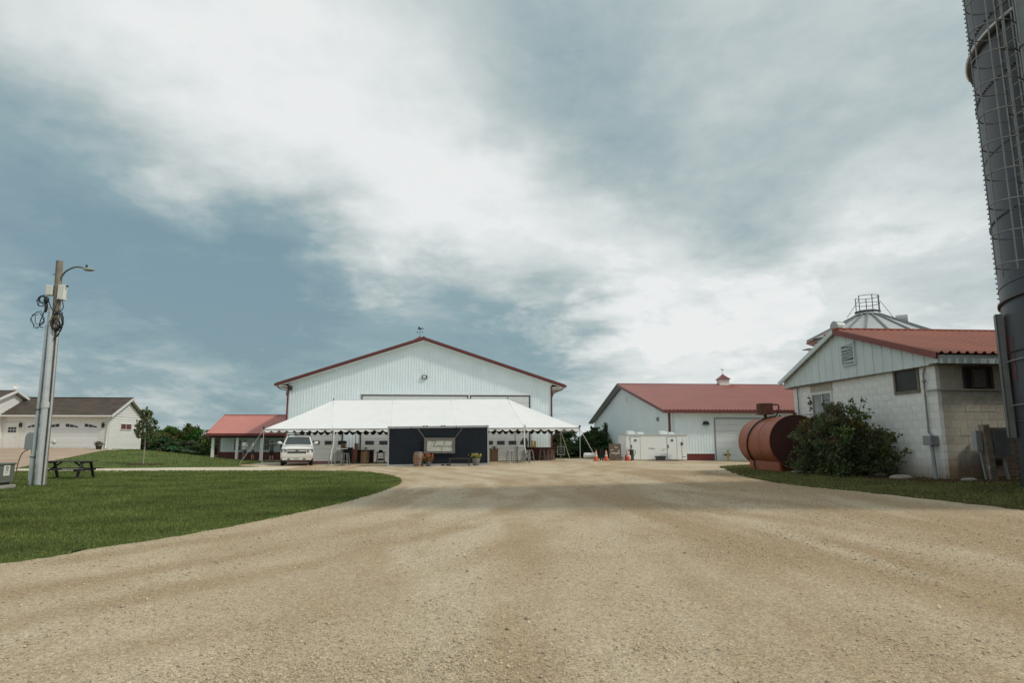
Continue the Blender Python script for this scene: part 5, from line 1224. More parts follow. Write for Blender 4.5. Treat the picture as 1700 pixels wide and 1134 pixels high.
def bench():
    x, y = -.42, 38.8; t = thing('bench', 'dark backless wooden bench in front of the navy container', 'bench', (x, y, tz(x, y)), 0)
    for i in range(3): m = MB(); m.box(-.66, .66, -.19 + i * .13, -.19 + i * .13 + .12, .40, .445); m.build('seat_board', m_darkwood, t)
    for sx in (-1, 1):
        for sy in (-1, 1): m = MB(); m.box(sx * .56 - .035, sx * .56 + .035, sy * .13 - .035, sy * .13 + .035, 0, .40); m.build('leg', m_darkwood, t)
    m = MB(); m.box(-.54, .54, -.02, .02, .13, .17); m.build('stretcher', m_darkwood, t)
bench()

# ------------------------------------------------------------------ high tables, stools, spool bars under the tent
m_stool = M('stool_steel', (.26, .265, .26), .4, .15, 6, metal=.4)
def make_stool(loc, rz, lab):
    t = thing('bar_stool', lab, 'stool', loc, rz, 'metal bar stools under the tent')
    m = MB(); m.box(-.155, .155, -.155, .155, .735, .765); m.build('seat', m_stool, t, bevel=.02)
    for sx in (-1, 1):
        for sy in (-1, 1): m = MB(); m.bar((sx * .13, sy * .13, .735), (sx * .21, sy * .21, 0), .045, .04, (1, 0, 0)); m.build('leg', m_stool, t)
    m = MB()
    for z, w in ((.28, .18),):
        for s in (-1, 1): m.bar((-w, s * w, z), (w, s * w, z), .02); m.bar((s * w, -w, z), (s * w, w, z), .02)
    m.build('footrest', m_stool, t); return t
st0 = make_stool((-8.30, 41.3, tz(-8.3, 41.3)), .25, 'left one of two metal bar stools beside the car')
def stool(x, y, rz, lab): dup(st0, (x, y, tz(x, y)), rz, lab)
stool(-7.48, 41.35, -.2, 'right one of two metal bar stools at the left high table')
stool(2.74, 41.5, .3, 'pale bar stool alone left of the right high table')
stool(3.74, 41.5, -.25, 'bar stool in front of the black speaker stand, right of the high table')
stool(4.15, 43.2, .6, 'bar stool half hidden behind the pale stool at the right high table')
stool(5.45, 47.3, 0, 'bar stool at the red counter, nearest its left half')
stool(6.05, 47.5, .2, 'bar stool at the right end of the red counter')
def make_table(x, y, lab):
    t = thing('high_table', lab, 'table', (x, y, tz(x, y)), 0, 'white high tables under the tent')
    m = MB(); m.lathe([(.02, 1.03), (.36, 1.03), (.37, 1.045), (.36, 1.06), (.02, 1.06)], 20); m.build('table_top', M('table_white', (.55, .56, .55), .4, .05), t)
    m = MB(); m.tube([(0, 0, .02), (0, 0, 1.03)], .06, 10); m.build('column', m_stool, t)
    m = MB(); m.bar((-.28, 0, .03), (.28, 0, .03), .06, .04); m.bar((0, -.28, .035), (0, .28, .035), .06, .04); m.build('foot', m_stool, t); return t
tb0 = make_table(-7.8, 41.7, 'white high round table between two stools right of the car')
dup(tb0, (3.22, 41.8, tz(3.22, 41.8)), 0, 'white high round table near the black speaker at the right tent half')
m_spool = M('spool_wood', (.55, .34, .19), .75, .2, 6, rnd=.2, streak=.2)
def make_spool(x, y, lab):
    t = thing('barrel_table', lab, 'drum table', (x, y, tz(x, y)), 0, 'round slatted bar drums')
    n = 16
    for i in range(n):
        a = 2 * PI * i / n; m = MB(); c, s = math.cos(a), math.sin(a); w = .058; r = .30
        m.hexa([(r * c - w * -s, r * s - w * c, 0), (r * c + w * -s, r * s + w * c, 0), ((r - .03) * c + w * -s, (r - .03) * s + w * c, 0), ((r - .03) * c - w * -s, (r - .03) * s - w * c, 0),
                (r * c - w * -s, r * s - w * c, .85), (r * c + w * -s, r * s + w * c, .85), ((r - .03) * c + w * -s, (r - .03) * s + w * c, .85), ((r - .03) * c - w * -s, (r - .03) * s - w * c, .85)]); m.build('slat', m_spool, t)
    m = MB(); m.lathe([(.02, .85), (.38, .85), (.38, .89), (.02, .89)], 20); m.build('top', M('spool_top', (.20, .12, .075), .6, .25, 5), t); return t
sp0 = make_spool(-7.25, 47.6, 'round slatted wooden drum table left of the navy container')
dup(sp0, (1.95, 47.3, tz(1.95, 47.3)), .1, 'round slatted wooden drum table just right of the navy container')
t = thing('centrepiece', 'small vase of greenery on the left wooden drum table', 'vase', (-7.2, 47.6, tz(-7.25, 47.6) + .89)); lath('vase', [(.03, 0), (.06, .06), (.03, .12)], m_trim_white, t, 8); crown('greenery', t, m_leaf, [(((0, 0, .16), (.14, .1, .06), 60, .035, 3), {})])
t = thing('centrepiece', 'dark twig arrangement on the right wooden drum table', 'vase', (2.0, 47.3, tz(1.95, 47.3) + .89)); lath('vase', [(.05, 0), (.09, .04), (.07, .06)], m_dark, t, 8); crown('twigs', t, m_leafdark, [(((0, 0, .1), (.2, .1, .06), 60, .04, 3), {})])
m = MB(); 
t = thing('grill', 'black smoker grill standing under the tent left of the wooden drum', 'grill', (-8.62, 48.6, tz(-8.62, 48.6)))
m = MB(); m.box(-.27, .27, -.3, .3, .5, 1.05); m.box(-.31, .31, -.32, .32, 1.0, 1.12); m.build('body', m_black, t, bevel=.03)
m = MB(); m.box(-.25, .25, -.28, .28, .06, .5); m.build('cabinet', m_dark, t, bevel=.01)
for s in (-1, 1): m = MB(); m.tube([(s * .3, -.2, .05), (s * .3, .2, .05)], .05, 8); m.build('wheel', m_black, t)
t = thing('bar_counter', 'dark red wooden bar counter beside the black grill', 'counter', (-7.9, 51.5, tz(-7.9, 51.5)))
m = MB(); m.box(-.5, .7, -.25, .25, 0, .92); m.build('front', M('counter_red', (.10, .035, .028), .6, .3, 4, streak=.2), t); m = MB(); m.box(-.56, .76, -.32, .32, .92, .97); m.build('top', m_darkwood, t)
t = thing('bar_counter', 'red slatted counter by the right corner of the barn', 'counter', (5.7, 51.2, tz(5.7, 51.2)))
for i in range(12): m = MB(); m.box(-1.1 + i * .19, -1.1 + i * .19 + .175, -.22 + .004 * (i % 2), -.18, 0, .95); m.build('plank', M('counter_plank', (.17, .05, .035), .65, .3, 4, rnd=.2, streak=.2), t)
m = MB(); m.box(-1.2, 1.25, -.34, .3, .95, 1.0); m.build('top', M('counter_top', (.14, .055, .04), .5, .2, 4), t); m = MB(); m.box(-1.1, 1.18, -.17, .2, 0, .95); m.build('case', m_darkwood, t)
for x, lab in ((-10.05, 'brown timber post left of the ribbed wall strip under the tent'), (-9.05, 'brown timber post right of the ribbed wall strip under the tent')):
    z = tz(x, 54.5); t = tag(MB().box(x - .13, x + .13, 54.5, 54.75, z, 1.38).build('timber_post', M('brown_post', (.15, .085, .045), .8, .25, 5, streak=.3)), lab, 'post', 'timber posts against the barn')
t = thing('wood_screen', 'pair of yellow wooden boards leaning beside the tall door', 'boards', (5.55, 54.6, tz(5.5, 54.6)))
for i in range(2): m = MB(); m.box(-.2 + i * .24, .02 + i * .24 - .03, 0, .05, .95, 1.62 - .04 * i); m.build('board', M('yellow_wood', (.40, .30, .10), .7, .2, 5, rnd=.25), t)
m = MB(); m.box(-.2, .25, .05, .1, 0, 1.2); m.build('stand', m_darkwood, t)
# speaker on a stand
t = thing('speaker_stand', 'black stand with a round dark speaker head behind the right high table', 'speaker', (3.98, 44.9, tz(3.98, 44.9)))
m = MB(); m.tube([(0, 0, .3), (0, 0, 1.1)], .025, 8); m.build('pole', m_black, t)
for a in (.5, 2.6, 4.7): m = MB(); m.tube([(0, 0, .5), (.35 * math.cos(a), .35 * math.sin(a), 0)], .018, 6); m.build('leg', m_black, t)
m = MB(); m.ell((-.02, 0, 1.38), (.19, .16, .24), 12, 8); m.build('head', m_black, t); m = MB(); m.ell((.08, 0, 1.0), (.12, .12, .16), 10, 8); m.build('bag', m_black, t)
# small metal shelf with a hat shaped planter
t = thing('plant_stand', 'dark metal plant stand with a black pot left of the navy container', 'plant stand', (-6.2, 48.0, tz(-6.2, 48)))
for sx in (-1, 1):
    for sy in (-1, 1): m = MB(); m.bar((sx * .22, sy * .15, .72), (sx * .3, sy * .2, 0), .03); m.build('leg', m_black, t)
for z, w in ((.72, .30), (.45, .25), (.16, .31)): m = MB(); m.box(-w, w, -.2, .2, z, z + .025); m.build('shelf', m_darkwood, t)
m = MB(); m.lathe([(.02, .745), (.40, .75), (.40, .765), (.15, .79), (.14, .92), (.02, .93)], 14); m.build('pot', m_black, t)
m = MB(); m.box(-.2, .2, -.14, .14, .19, .34); m.build('crate', M('grey_crate', (.16, .16, .14), .7, .2), t)
# chalkboard
t = thing('chalkboard', 'small framed chalkboard on a post right of the barn corner', 'sign', (7.35, 51.0, tz(7.3, 51)), -.12)
m = MB(); m.box(-.26, .26, 0, .02, .44, 1.0); m.build('board', M('slate', (.035, .045, .042), .7, .4, 6), t)
for a0, a1, c0, c1 in ((-.3, .3, 1.0, 1.05), (-.3, .3, .39, .44), (-.3, -.26, .44, 1.0), (.26, .3, .44, 1.0)): m = MB(); m.box(a0, a1, -.015, .03, c0, c1); m.build('frame_board', M('pale_frame', (.38, .38, .35), .7, .1), t)
for s in (-.2, .2): m = MB(); m.box(s - .02, s + .02, .03, .06, 0, 1.0); m.build('leg', m_darkwood, t)
m = MB()
for i, (a, w) in enumerate(((.86, .12), (.74, .16), (.62, .1))): m.tube(spline([(-w, -.004, a), (-w * .4, -.004, a + .03), (0, -.004, a - .01), (w * .5, -.004, a + .03), (w, -.004, a)], 4), .008, 4)
m.build('chalk_writing', M('chalk', (.45, .46, .44), .9), t)

# ------------------------------------------------------------------ cones, wooden sign, restroom trailer
m_orange = M('cone_orange', (.62, .085, .025), .5, .1, 4); m_refl = M('cone_white', (.62, .62, .60), .4, .08)
def make_cone(x, y, lab):
    t = thing('traffic_cone', lab, 'traffic cone', (x, y, tz(x, y)), .1, 'orange traffic cones')
    rr_ = lambda z: .135 - .105 * (z - .04) / .68
    m = MB(); m.box(-.19, .19, -.19, .19, 0, .035); m.build('base', M('cone_base', (.42, .06, .025), .6, .15), t, bevel=.01)
    m = MB(); m.lathe([(rr_(.035), .035), (rr_(.72), .72), (.012, .725)], 18); m.build('body', m_orange, t)
    for a, c in ((.30, .43), (.50, .60)): m = MB(); m.lathe([(rr_(a) + .003, a), (rr_(c) + .003, c)], 18); m.build('band', m_refl, t, fix=False)
    return t
cn0 = make_cone(8.62, 43.4, 'leftmost orange traffic cone, by the tent guy strap')
dup(cn0, (9.45, 44.1, tz(9.45, 44.1)), .4, 'middle orange traffic cone left of the wooden sign board'); dup(cn0, (11.0, 44.2, tz(11.0, 44.2)), .2, 'rightmost orange traffic cone beside the black bin')
t = thing('sandwich_board', 'brown wooden board sign with white handwriting between the traffic cones', 'sign', (10.25, 44.9, tz(10.25, 44.9)), -.06)
for i in range(5):
    m = MB(); m.hexa([(-.42 + i * .17, -.12, 0), (-.42 + i * .17 + .163, -.12, 0), (-.42 + i * .17 + .163, -.09, 0), (-.42 + i * .17, -.09, 0), (-.42 + i * .17, .06, 1.16), (-.42 + i * .17 + .163, .06, 1.16), (-.42 + i * .17 + .163, .09, 1.16), (-.42 + i * .17, .09, 1.16)]); m.build('plank', M('sign_plank', (.13, .09, .062), .8, .3, 5, rnd=.2, streak=.2), t)
m = MB(); m.bar((-.3, .08, 1.1), (-.3, .5, 0), .04); m.bar((.3, .08, 1.1), (.3, .5, 0), .04); m.build('prop_leg', m_darkwood, t)
wl = M('white_lettering', (.66, .65, .6), .7)
stroke_text('Lux', -.05, -.035 + .03, .86, .16, t, wl, r=.011); stroke_text('Temple', -.34, -.075 + .015, .46, .22, t, wl, r=.014)
t = thing('pylon_stack', 'pair of slim dark posts behind the middle traffic cone', 'posts', (9.4, 45.4, tz(9.4, 45.4)))
for s in (-.08, .08): m = MB(); m.tube([(s, 0, 0), (s, 0, .86)], .045, 10); m.tube([(s, 0, .86), (s, 0, .9)], .03, 8); m.build('post', m_black, t)
def trailer():
    z0 = .1; L = (13.8, 47, z0); b = thing('restroom_trailer', 'white restroom trailer with two doors and roof vents in front of the shed', 'trailer', L)
    x0, x1, y0, y1 = 11.55, 16.05, 47, 49.4; zt = 2.02; mt = M('trailer_white', (.78, .81, .80), .35, .03, 1)
    m = MB(L); m.box(x0, x1, y0, y1, .2, zt - .03); m.build('body', mt, b, bevel=.03)
    m = MB(L); m.box(x0 - .03, x1 + .1, y0 - .04, y1 + .03, zt - .05, zt + .03); m.build('roof_edge', M('roof_edge', (.5, .52, .52), .4), b)
    for u in (11.9, 14.62):
        m = MB(L); m.box(u, u + .68, y0 - .022, y0 - .0, .23, 1.84); d = m.build('door', mt, b, bevel=.006)
        m = MB(L); m.box(u - .03, u - .008, y0 - .03, y0, .22, 1.88); m.box(u + .688, u + .71, y0 - .03, y0, .22, 1.88); m.box(u - .03, u + .71, y0 - .032, y0, 1.86, 1.89); m.build('door_trim', M('trim_grey', (.46, .48, .48), .4), d)
        m = MB(L); m.tube([(u + .34, y0 - .024, 1.60), (u + .34, y0 - .034, 1.60)], .10, 16); m.build('restroom_disc', m_black, d)
        m = MB(L); m.ell((u + .34, y0 - .036, 1.645), (.018, .004, .018), 8, 4); m.bar((u + .34, y0 - .037, 1.53), (u + .34, y0 - .037, 1.62), .035 if u < 13 else .03, .004); m.build('figure', m_trim_white, d)
        m = MB(L); m.box(u + .01, u + .07, y0 - .06, y0 - .02, 1.05, 1.28); m.build('handle', m_dark, d)
        m = MB(L); m.box(u - .1, u + .8, y0 - .42, y0 - .05, .06, .12); m.box(u, u + .7, y0 - .4, y0 - .1, .12, .16); m.build('step', m_black, b)
    for u in (12.1, 13.05, 14.55, 15.4):
        big = u in (12.1, 14.55); m = MB(L); w = .3 if big else .24; h = .26 if big else .19; y = y0 + .7 if big else y0 + 1.6
        pts = [(-w, 0), (w, 0), (w * .8, h * .55), (w * .35, h * .95), (-w * .7, h), (-w, h * .8)]
        m.prism(pts, lambda a, c, d: (u + a, y + d, zt + .02 + c), -.3, .3); m.build('roof_vent', mt, b, bevel=.02)
    # small printed name
    for i, (q, w, c) in enumerate(((0, .12, 'r'), (.15, .05, 'd'), (.21, .05, 'd'), (.28, .05, 'd'), (.35, .04, 'r'), (.41, .06, 'd'))):
        m = MB(L); x = 13.22 + q
        if i == 0: m.tube([(x + .05 + .05 * math.cos(k), y0 - .006, 1.02 + .055 * math.sin(k)) for k in np.linspace(.7, 2 * PI - .7, 9)], .010, 4)
        elif i == 1: m.tube([(x, y0 - .006, .96), (x + .012, y0 - .006, 1.08), (x + .03, y0 - .006, 1.0), (x + .05, y0 - .006, 1.08), (x + .06, y0 - .006, .96)], .010, 4)
        else: m.tube([(x, y0 - .006, .97), (x + .005, y0 - .006, 1.04), (x + w * .6, y0 - .006, 1.04), (x + w * .6, y0 - .006, .97)], .007, 4)
        m.build('letter', M('logo_red', (.35, .08, .08), .5) if c == 'r' else M('logo_dark', (.09, .09, .1), .5), b)
    m = MB(L); m.box(15.7, 15.95, y0 - .006, y0, .38, .44); m.build('sticker', M('sticker_grey', (.3, .28, .3), .5), b)
    m = MB(L); m.bar((14.1, y0 - .05, .62), (14.6, y0 - .05, .62), .03); m.bar((14.2, y0 - .04, .98), (14.45, y0 - .04, .98), .025); m.bar((14.57, y0 - .05, .62), (14.57, y0 - .05, .3), .025); m.build('grab_rail', m_greypaint, b)
    m = MB(L); m.box(x0 + .1, x0 + .16, y0 - .02, y0, .98, 1.02); m.box(x0 + .2, x0 + .25, y0 - .02, y0, 1.72, 1.76); m.box(15.75, 15.8, y0 - .02, y0, 1.72, 1.76); m.build('marker_light', M('marker_grey', (.3, .3, .3), .4), b)
    for s in (13.4, 14.3):
        m = MB(L); m.tube([(s, y0 + .02, .34), (s, y0 + .24, .34)], .3, 18); m.build('wheel', m_black, b)
    m = MB(L); m.bar((x0, 48.2, .35), (x0 - 1.1, 48.2, .35), .1); m.build('tow_bar', m_dark, b)
trailer()
t = thing('storage_tote', 'dark grey storage tub in front of the restroom trailer', 'tub', (13.95, 46.6, tz(13.95, 46.6)))
m = MB(); m.hexa([(-.28, -.18, 0), (.28, -.18, 0), (.28, .18, 0), (-.28, .18, 0), (-.34, -.22, .30), (.34, -.22, .30), (.34, .22, .30), (-.34, .22, .30)]); m.build('tub', M('tub_grey', (.045, .05, .058), .5, .2), t); m = MB(); m.box(-.37, .37, -.25, .25, .30, .345); m.build('lid', M('tub_lid', (.06, .065, .072), .5, .2), t, bevel=.01)
t = thing('waste_bin', 'black waste bin with a drooping bag beside the rightmost cone', 'bin', (11.75, 46.2, tz(11.75, 46.2)))
lath('drum', [(.14, 0), (.17, .45), (.15, .5)], M('bin_olive', (.05, .05, .04), .6, .3), t, 12); m = MB(); m.ell((0, 0, .62), (.16, .15, .2), 10, 8); m.ell((-.16, 0, .72), (.12, .1, .05), 8, 6); m.build('bag', m_black, t); m = MB(); m.tube(spline([(.1, 0, .75), (.26, 0, .7), (.24, 0, .5), (.14, 0, .35)], 5), .02, 6); m.build('handle', m_black, t)
t = thing('fire_extinguisher', 'red and white canister on the ground next to the black bin', 'canister', (11.35, 46.1, tz(11.3, 46.1)))
lath('canister', [(.12, 0), (.13, .3), (.06, .42)], M('canister_red', (.45, .06, .05), .4), t, 12); m = MB(); m.box(.0, .28, -.1, .1, .08, .36); m.build('box', m_trim_white, t); m = MB(); m.tube([(0, 0, .42), (0, 0, .72)], .02, 6); m.build('stem', m_dark, t)
t = thing('shepherd_hook', 'thin dark garden hook hung with dried flowers beside the right trailer door', 'hook', (15.55, 46.6, tz(15.55, 46.6)))
m = MB(); m.tube(spline([(0, 0, 0), (0, 0, .8), (0, 0, 1.3), (.05, 0, 1.42), (.12, 0, 1.36)], 5), .016, 6); m.build('rod', m_black, t); crown('flowers', t, M('dried_flower', (.09, .06, .05), .7, .4, 6, attr='tint'), [(((0, -.02, 1.22), (.1, .06, .14), 90, .04, 3), {})])
t = thing('propane_tank', 'white propane tank lying behind the traffic cones', 'propane tank', (11.0, 58, tz(11.0, 58)))
m = MB(); m.tube([(-.6, 0, .3), (-.54, 0, .3), (.54, 0, .3), (.6, 0, .3)], [.15, .24, .24, .15], 18); m.build('tank', m_trim_white, t)
for s in (-.4, .4): m = MB(); m.box(s - .06, s + .06, -.2, .2, -.05, .15); m.build('foot', m_conc, t)

# ------------------------------------------------------------------ white SUV
def suv():
    x, y = -10.62, 42.0; t = thing('suv', 'white SUV with roof rack parked under the left end of the tent', 'car', (x, y, tz(x, y)), R(12.5))
    wp = M('car_white', (.72, .72, .69), .28, .03, 1, coat=.6)
    st = [(0, .78, .42, .92, 0), (.05, .90, .40, 1.02, .01), (.22, .985, .36, 1.09, .02), (.55, 1.0, .34, 1.17, .03), (1.3, 1.005, .34, 1.30, .03), (1.6, 1.01, .34, 1.33, .0), (3.2, 1.01, .34, 1.34, 0), (4.9, 1.0, .36, 1.34, 0), (5.2, .97, .42, 1.3, 0), (5.3, .85, .5, 1.2, 0)]
    m = MB(); vs = []; k = 10
    for yy, w, zb, zt, cr in st:
        half = [(.0, zb), (.88 * w, zb), (w * .985, zb + .14), (w, zb + .32), (w * .99, zt - .22), (w * .955, zt - .07), (w * .86, zt - .01), (w * .5, zt + cr), (0, zt + cr * 1.4)]
        row = [(-a, yy, z) for a, z in half] + [(a, yy, z) for a, z in reversed(half[1:-1])]; k = len(row); vs += row
    n = len(st); fs = [(i * k + j, i * k + (j + 1) % k, (i + 1) * k + (j + 1) % k, (i + 1) * k + j) for i in range(n - 1) for j in range(k)]
    fs += [tuple(reversed(range(k))), tuple((n - 1) * k + j for j in range(k))]
    m.add(vs, fs, True); bd = m.build('body', wp, t)
    m = MB(); B = [(-.95, 1.32, 1.26), (.95, 1.32, 1.26), (.95, 5.22, 1.26), (-.95, 5.22, 1.26), (-.74, 2.12, 1.86), (.74, 2.12, 1.86), (.76, 5.0, 1.88), (-.76, 5.0, 1.88)]; m.hexa(B); m.build('cabin', wp, t, bevel=.07)
    gl = M('car_glass', (.035, .05, .05), .06, .3, 1, spec=.7)
    b = [Vector(q) for q in B]; lerp2 = lambda p0, p1, p2, p3, u, v: p0.lerp(p1, u).lerp(p3.lerp(p2, u), v)
    def pane(p, u0, u1, v0, v1, o, name, nseg=6):
        m = MB(); vs = []
        for j in range(2):
            for i in range(nseg + 1): vs.append(lerp2(*p, u0 + (u1 - u0) * i / nseg, (v0, v1)[j]) + o * (1 + .9 * math.sin(PI * i / nseg)))
        m.add(vs, [(i, i + 1, nseg + 2 + i, nseg + 1 + i) for i in range(nseg)], True); return m.build(name, gl, t, fix=False)
    ws = pane((b[0], b[1], b[5], b[4]), .06, .94, .10, .90, Vector((0, -.012, .012)), 'windshield')
    for s, q in ((-1, (b[3], b[0], b[4], b[7])), (1, (b[1], b[2], b[6], b[5]))):
        for u0, u1 in ((.06, .34), (.38, .64), (.68, .93)): pane(q, u0, u1, .14, .88, Vector((s * .012, 0, .004)), 'side_window', 1)
    m = MB(); m.bar((-.6, 1.36, 1.335), (.0, 1.42, 1.37), .02); m.bar((.05, 1.36, 1.335), (.62, 1.42, 1.37), .02); m.build('wiper', m_black, t)
    gr = M('grille_dark', (.06, .062, .06), .35, .3, 20, metal=.4)
    gi = MB(); gi.box(-.58, .58, .015, .10, .965, 1.04); gi.box(-.56, .56, -.012, .1, .755, .895); g = gi.build('grille', gr, t)
    m = MB()
    for z in (.785, .82, .855): m.box(-.55, .55, -.018, -.01, z, z + .008)
    for z in (.99, 1.012): m.box(-.56, .56, .008, .02, z, z + .006)
    m.build('grille_bar', m_greypaint, g)
    m = MB(); m.box(-.60, .60, -.02, .08, .905, .958); m.build('grille_crossbar', wp, t, bevel=.012)
    em = MB(); em.prism([(-.10, -.02), (-.04, -.02), (-.035, -.035), (.035, -.035), (.04, -.02), (.10, -.02), (.09, .02), (.04, .02), (.035, .035), (-.035, .035), (-.04, .02), (-.09, .02)], lambda a, c, d: (a, d, .932 + c), -.035, -.018); em.build('emblem', M('emblem_red', (.30, .06, .04), .35), t)
    hl = M('headlight_glass', (.30, .31, .30), .12, .5, 14, metal=.3)
    for s in (-1, 1):
        m = MB(); m.prism([(s * .61, .80), (s * .93, .82), (s * .965, .92), (s * .93, 1.045), (s * .62, 1.04)], lambda a, c, d: (a, d + (.0 if abs(a) < .7 else .10), c), -.012, .1); h = m.build('headlight', M('headlight_black', (.05, .052, .05), .2), t)
        for a, c, r in ((.70, .96, .055), (.83, .965, .06), (.72, .86, .04), (.85, .87, .035)): m = MB(); m.ell((s * a, .0 + (.06 if a > .8 else -.01), c), (r, .03, r), 12, 6); m.build('lamp', hl, h)
        m = MB(); m.ell((s * 1.13, 1.62, 1.42), (.145, .08, .10), 12, 8); m.bar((s * .95, 1.62, 1.36), (s * 1.05, 1.62, 1.38), .06); mi = m.build('mirror', wp, t)
        m = MB(); m.box(s * 1.13 - .1, s * 1.13 + .1, 1.68, 1.705, 1.35, 1.49); m.build('mirror_glass', gl, mi)
        m = MB(); m.box(s * .46 - .085, s * .46 + .085, -.03, .06, .385, .46); m.build('tow_opening', m_dark, t)
        m = MB(); m.tube([(s * .80, .02, .46), (s * .80, .05, .46)], .05, 12); m.build('fog_lamp', hl, t)
        m = MB(); m.bar((s * .70, 2.3, 1.93), (s * .71, 4.9, 1.94), .04)
        for yy in (2.4, 3.5, 4.7): m.bar((s * .70, yy, 1.86), (s * .70, yy, 1.93), .04)
        m.build('roof_rail', m_black, t)
        for yy in (1.0, 4.1):
            m = MB(); m.tube([(s * .74, yy, .385), (s * .97, yy, .385)], .385, 24); w = m.build('wheel', M('tyre', (.018, .018, .018), .8, .2), t)
            m = MB(); m.tube([(s * .972, yy, .385), (s * .985, yy, .385)], .24, 16); m.build('rim', m_galv, w)
    m = MB()
    for yy in (2.7, 4.3): m.bar((-.72, yy, 1.95), (.72, yy, 1.95), .05, .03)
    m.build('roof_crossbar', m_black, t)
    m = MB(); m.box(-.92, .92, -.03, .16, .50, .76); m.box(-.88, .88, -.02, .2, .34, .50); m.build('bumper', M('bumper_white', (.66, .65, .60), .35, .04), t, bevel=.04)
    m = MB(); m.box(-.84, .84, .02, .3, .26, .345); m.build('air_dam', m_dark, t)
    m = MB(); m.box(-.17, .17, -.042, -.03, .42, .53); p = m.build('licence_plate', M('plate_pale', (.55, .57, .52), .5), t)
    m = MB()
    for i in range(6): m.box(-.12 + i * .042, -.095 + i * .042, -.0445, -.042, .455, .50)
    m.build('plate_marks', M('plate_ink', (.12, .2, .18), .6), p)
suv()

# ------------------------------------------------------------------ three people by the porch
def person(x, y, rz, lab, shirt, legs, arms, hat, long_trousers, skin=(.42, .26, .18), stride=.0):
    t = thing('person', lab, 'person', (x, y, tz(x, y) + .02), rz, None)
    J = {'pel': (0, 0, .95), 'sp': (0, .01, 1.18), 'ch': (0, .0, 1.36), 'nk': (0, -.01, 1.50), 'hd': (0, -.03, 1.60), 'tp': (0, -.02, 1.70)}
    rad = {'pel': .13, 'sp': .115, 'ch': .135, 'nk': .052, 'hd': .085, 'tp': .07}
    ed = [('pel', 'sp'), ('sp', 'ch'), ('ch', 'nk'), ('nk', 'hd'), ('hd', 'tp')]
    for s, n in ((-1, 'l'), (1, 'r')):
        k = stride * s
        J[n + 'h'] = (s * .095, 0, .88); J[n + 'k'] = (s * .11, -.02 - k * .5, .50); J[n + 'a'] = (s * .115, .03 - k, .09); J[n + 't'] = (s * .13, -.13 - k, .035)
        rad.update({n + 'h': .088, n + 'k': .058, n + 'a': .040, n + 't': .035}); ed += [('pel', n + 'h'), (n + 'h', n + 'k'), (n + 'k', n + 'a'), (n + 'a', n + 't')]
        e, w = arms[n]; J[n + 's'] = (s * .18, 0, 1.40); J[n + 'e'] = e; J[n + 'w'] = w
        rad.update({n + 's': .058, n + 'e': .042, n + 'w': .028}); ed += [('ch', n + 's'), (n + 's', n + 'e'), (n + 'e', n + 'w')]
    ks = list(J); me = bpy.data.meshes.new('body'); me.from_pydata([J[k] for k in ks], [(ks.index(a), ks.index(b)) for a, b in ed], [])
    sk = M('skin_%.2f' % skin[0], skin, .55, .08); me.materials.append(sk)
    o = bpy.data.objects.new('body', me); C.objects.link(o); o.parent = t
    md = o.modifiers.new('skin', 'SKIN'); md.use_smooth_shade = True
    for k, v in zip(ks, me.skin_vertices[0].data): r = rad[k]; v.radius = (r, r * (.78 if k in ('sp', 'ch', 'pel') else 1)); v.use_root = k == 'pel'
    o.modifiers.new('smooth', 'SUBSURF').levels = 1
    # hands with five fingers
    for s, n in ((-1, 'l'), (1, 'r')):
        e, w = Vector(J[n + 'e']), Vector(J[n + 'w']); d = (w - e).normalized(); sd = d.cross(Vector((0, 0, 1))); sd = sd.normalized() if sd.length > .1 else Vector((0, 1, 0))
        m = MB(); m.tube([w - d * .01, w + d * .04, w + d * .09], [.026, .036, .032], 8)
        for i, ln in enumerate((.062, .075, .07, .055)):
            q = w + d * .085 + sd * (-.024 + .016 * i); m.tube([q, q + d * ln * .55 + Vector((0, 0, -.006)), q + d * ln + Vector((0, 0, -.02))], [.0095, .009, .007], 5)
        q = w + d * .035 - sd * .03; m.tube([q, q - sd * .02 + d * .03, q - sd * .022 + d * .055], [.011, .0105, .008], 5); m.build('hand', sk, o)
    m = MB()
    for s in (-1, 1): m.ell((s * .032, -.108, 1.625), (.011, .008, .007), 6, 4)
    m.ell((0, -.118, 1.555), (.024, .008, .006), 6, 4); m.build('eyes_and_mouth', m_dark, o)
    m = MB(); m.ell((0, -.122, 1.595), (.013, .022, .022), 8, 5)
    for s in (-1, 1): m.ell((s * .087, -.02, 1.61), (.012, .025, .034), 6, 5)
    m.build('nose_and_ears', sk, o)
    m = MB(); vs = []
    m.ell((0, -.012, 1.655), (.094, .112, .085), 12, 8)
    if hat: m.hexa([(-.075, -.20, 1.645), (.075, -.20, 1.645), (.08, -.08, 1.65), (-.08, -.08, 1.65), (-.07, -.195, 1.658), (.07, -.195, 1.658), (.08, -.08, 1.668), (-.08, -.08, 1.668)])
    m.build('cap' if hat else 'hair', hat or M('brown_hair', (.05, .03, .02), .7, .3), t)
    # shirt with sleeves
    m = MB(); n = 14
    rings = [(.88, .165, .12), (1.0, .165, .125), (1.18, .16, .12), (1.34, .185, .13), (1.43, .175, .105), (1.50, .075, .065)]
    vs = [(a * math.cos(2 * PI * j / n), .005 + b_ * math.sin(2 * PI * j / n), z) for z, a, b_ in rings for j in range(n)]
    m.add(vs, [(i * n + j, i * n + (j + 1) % n, (i + 1) * n + (j + 1) % n, (i + 1) * n + j) for i in range(len(rings) - 1) for j in range(n)], True)
    for s, nn in ((-1, 'l'), (1, 'r')):
        a, e = Vector(J[nn + 's']), Vector(J[nn + 'e']); m.tube([a + Vector((-s * .05, 0, .01)), a, a.lerp(e, .45), a.lerp(e, .85)], [.075, .076, .068, .064], 10)
    m.build('shirt', shirt, t)
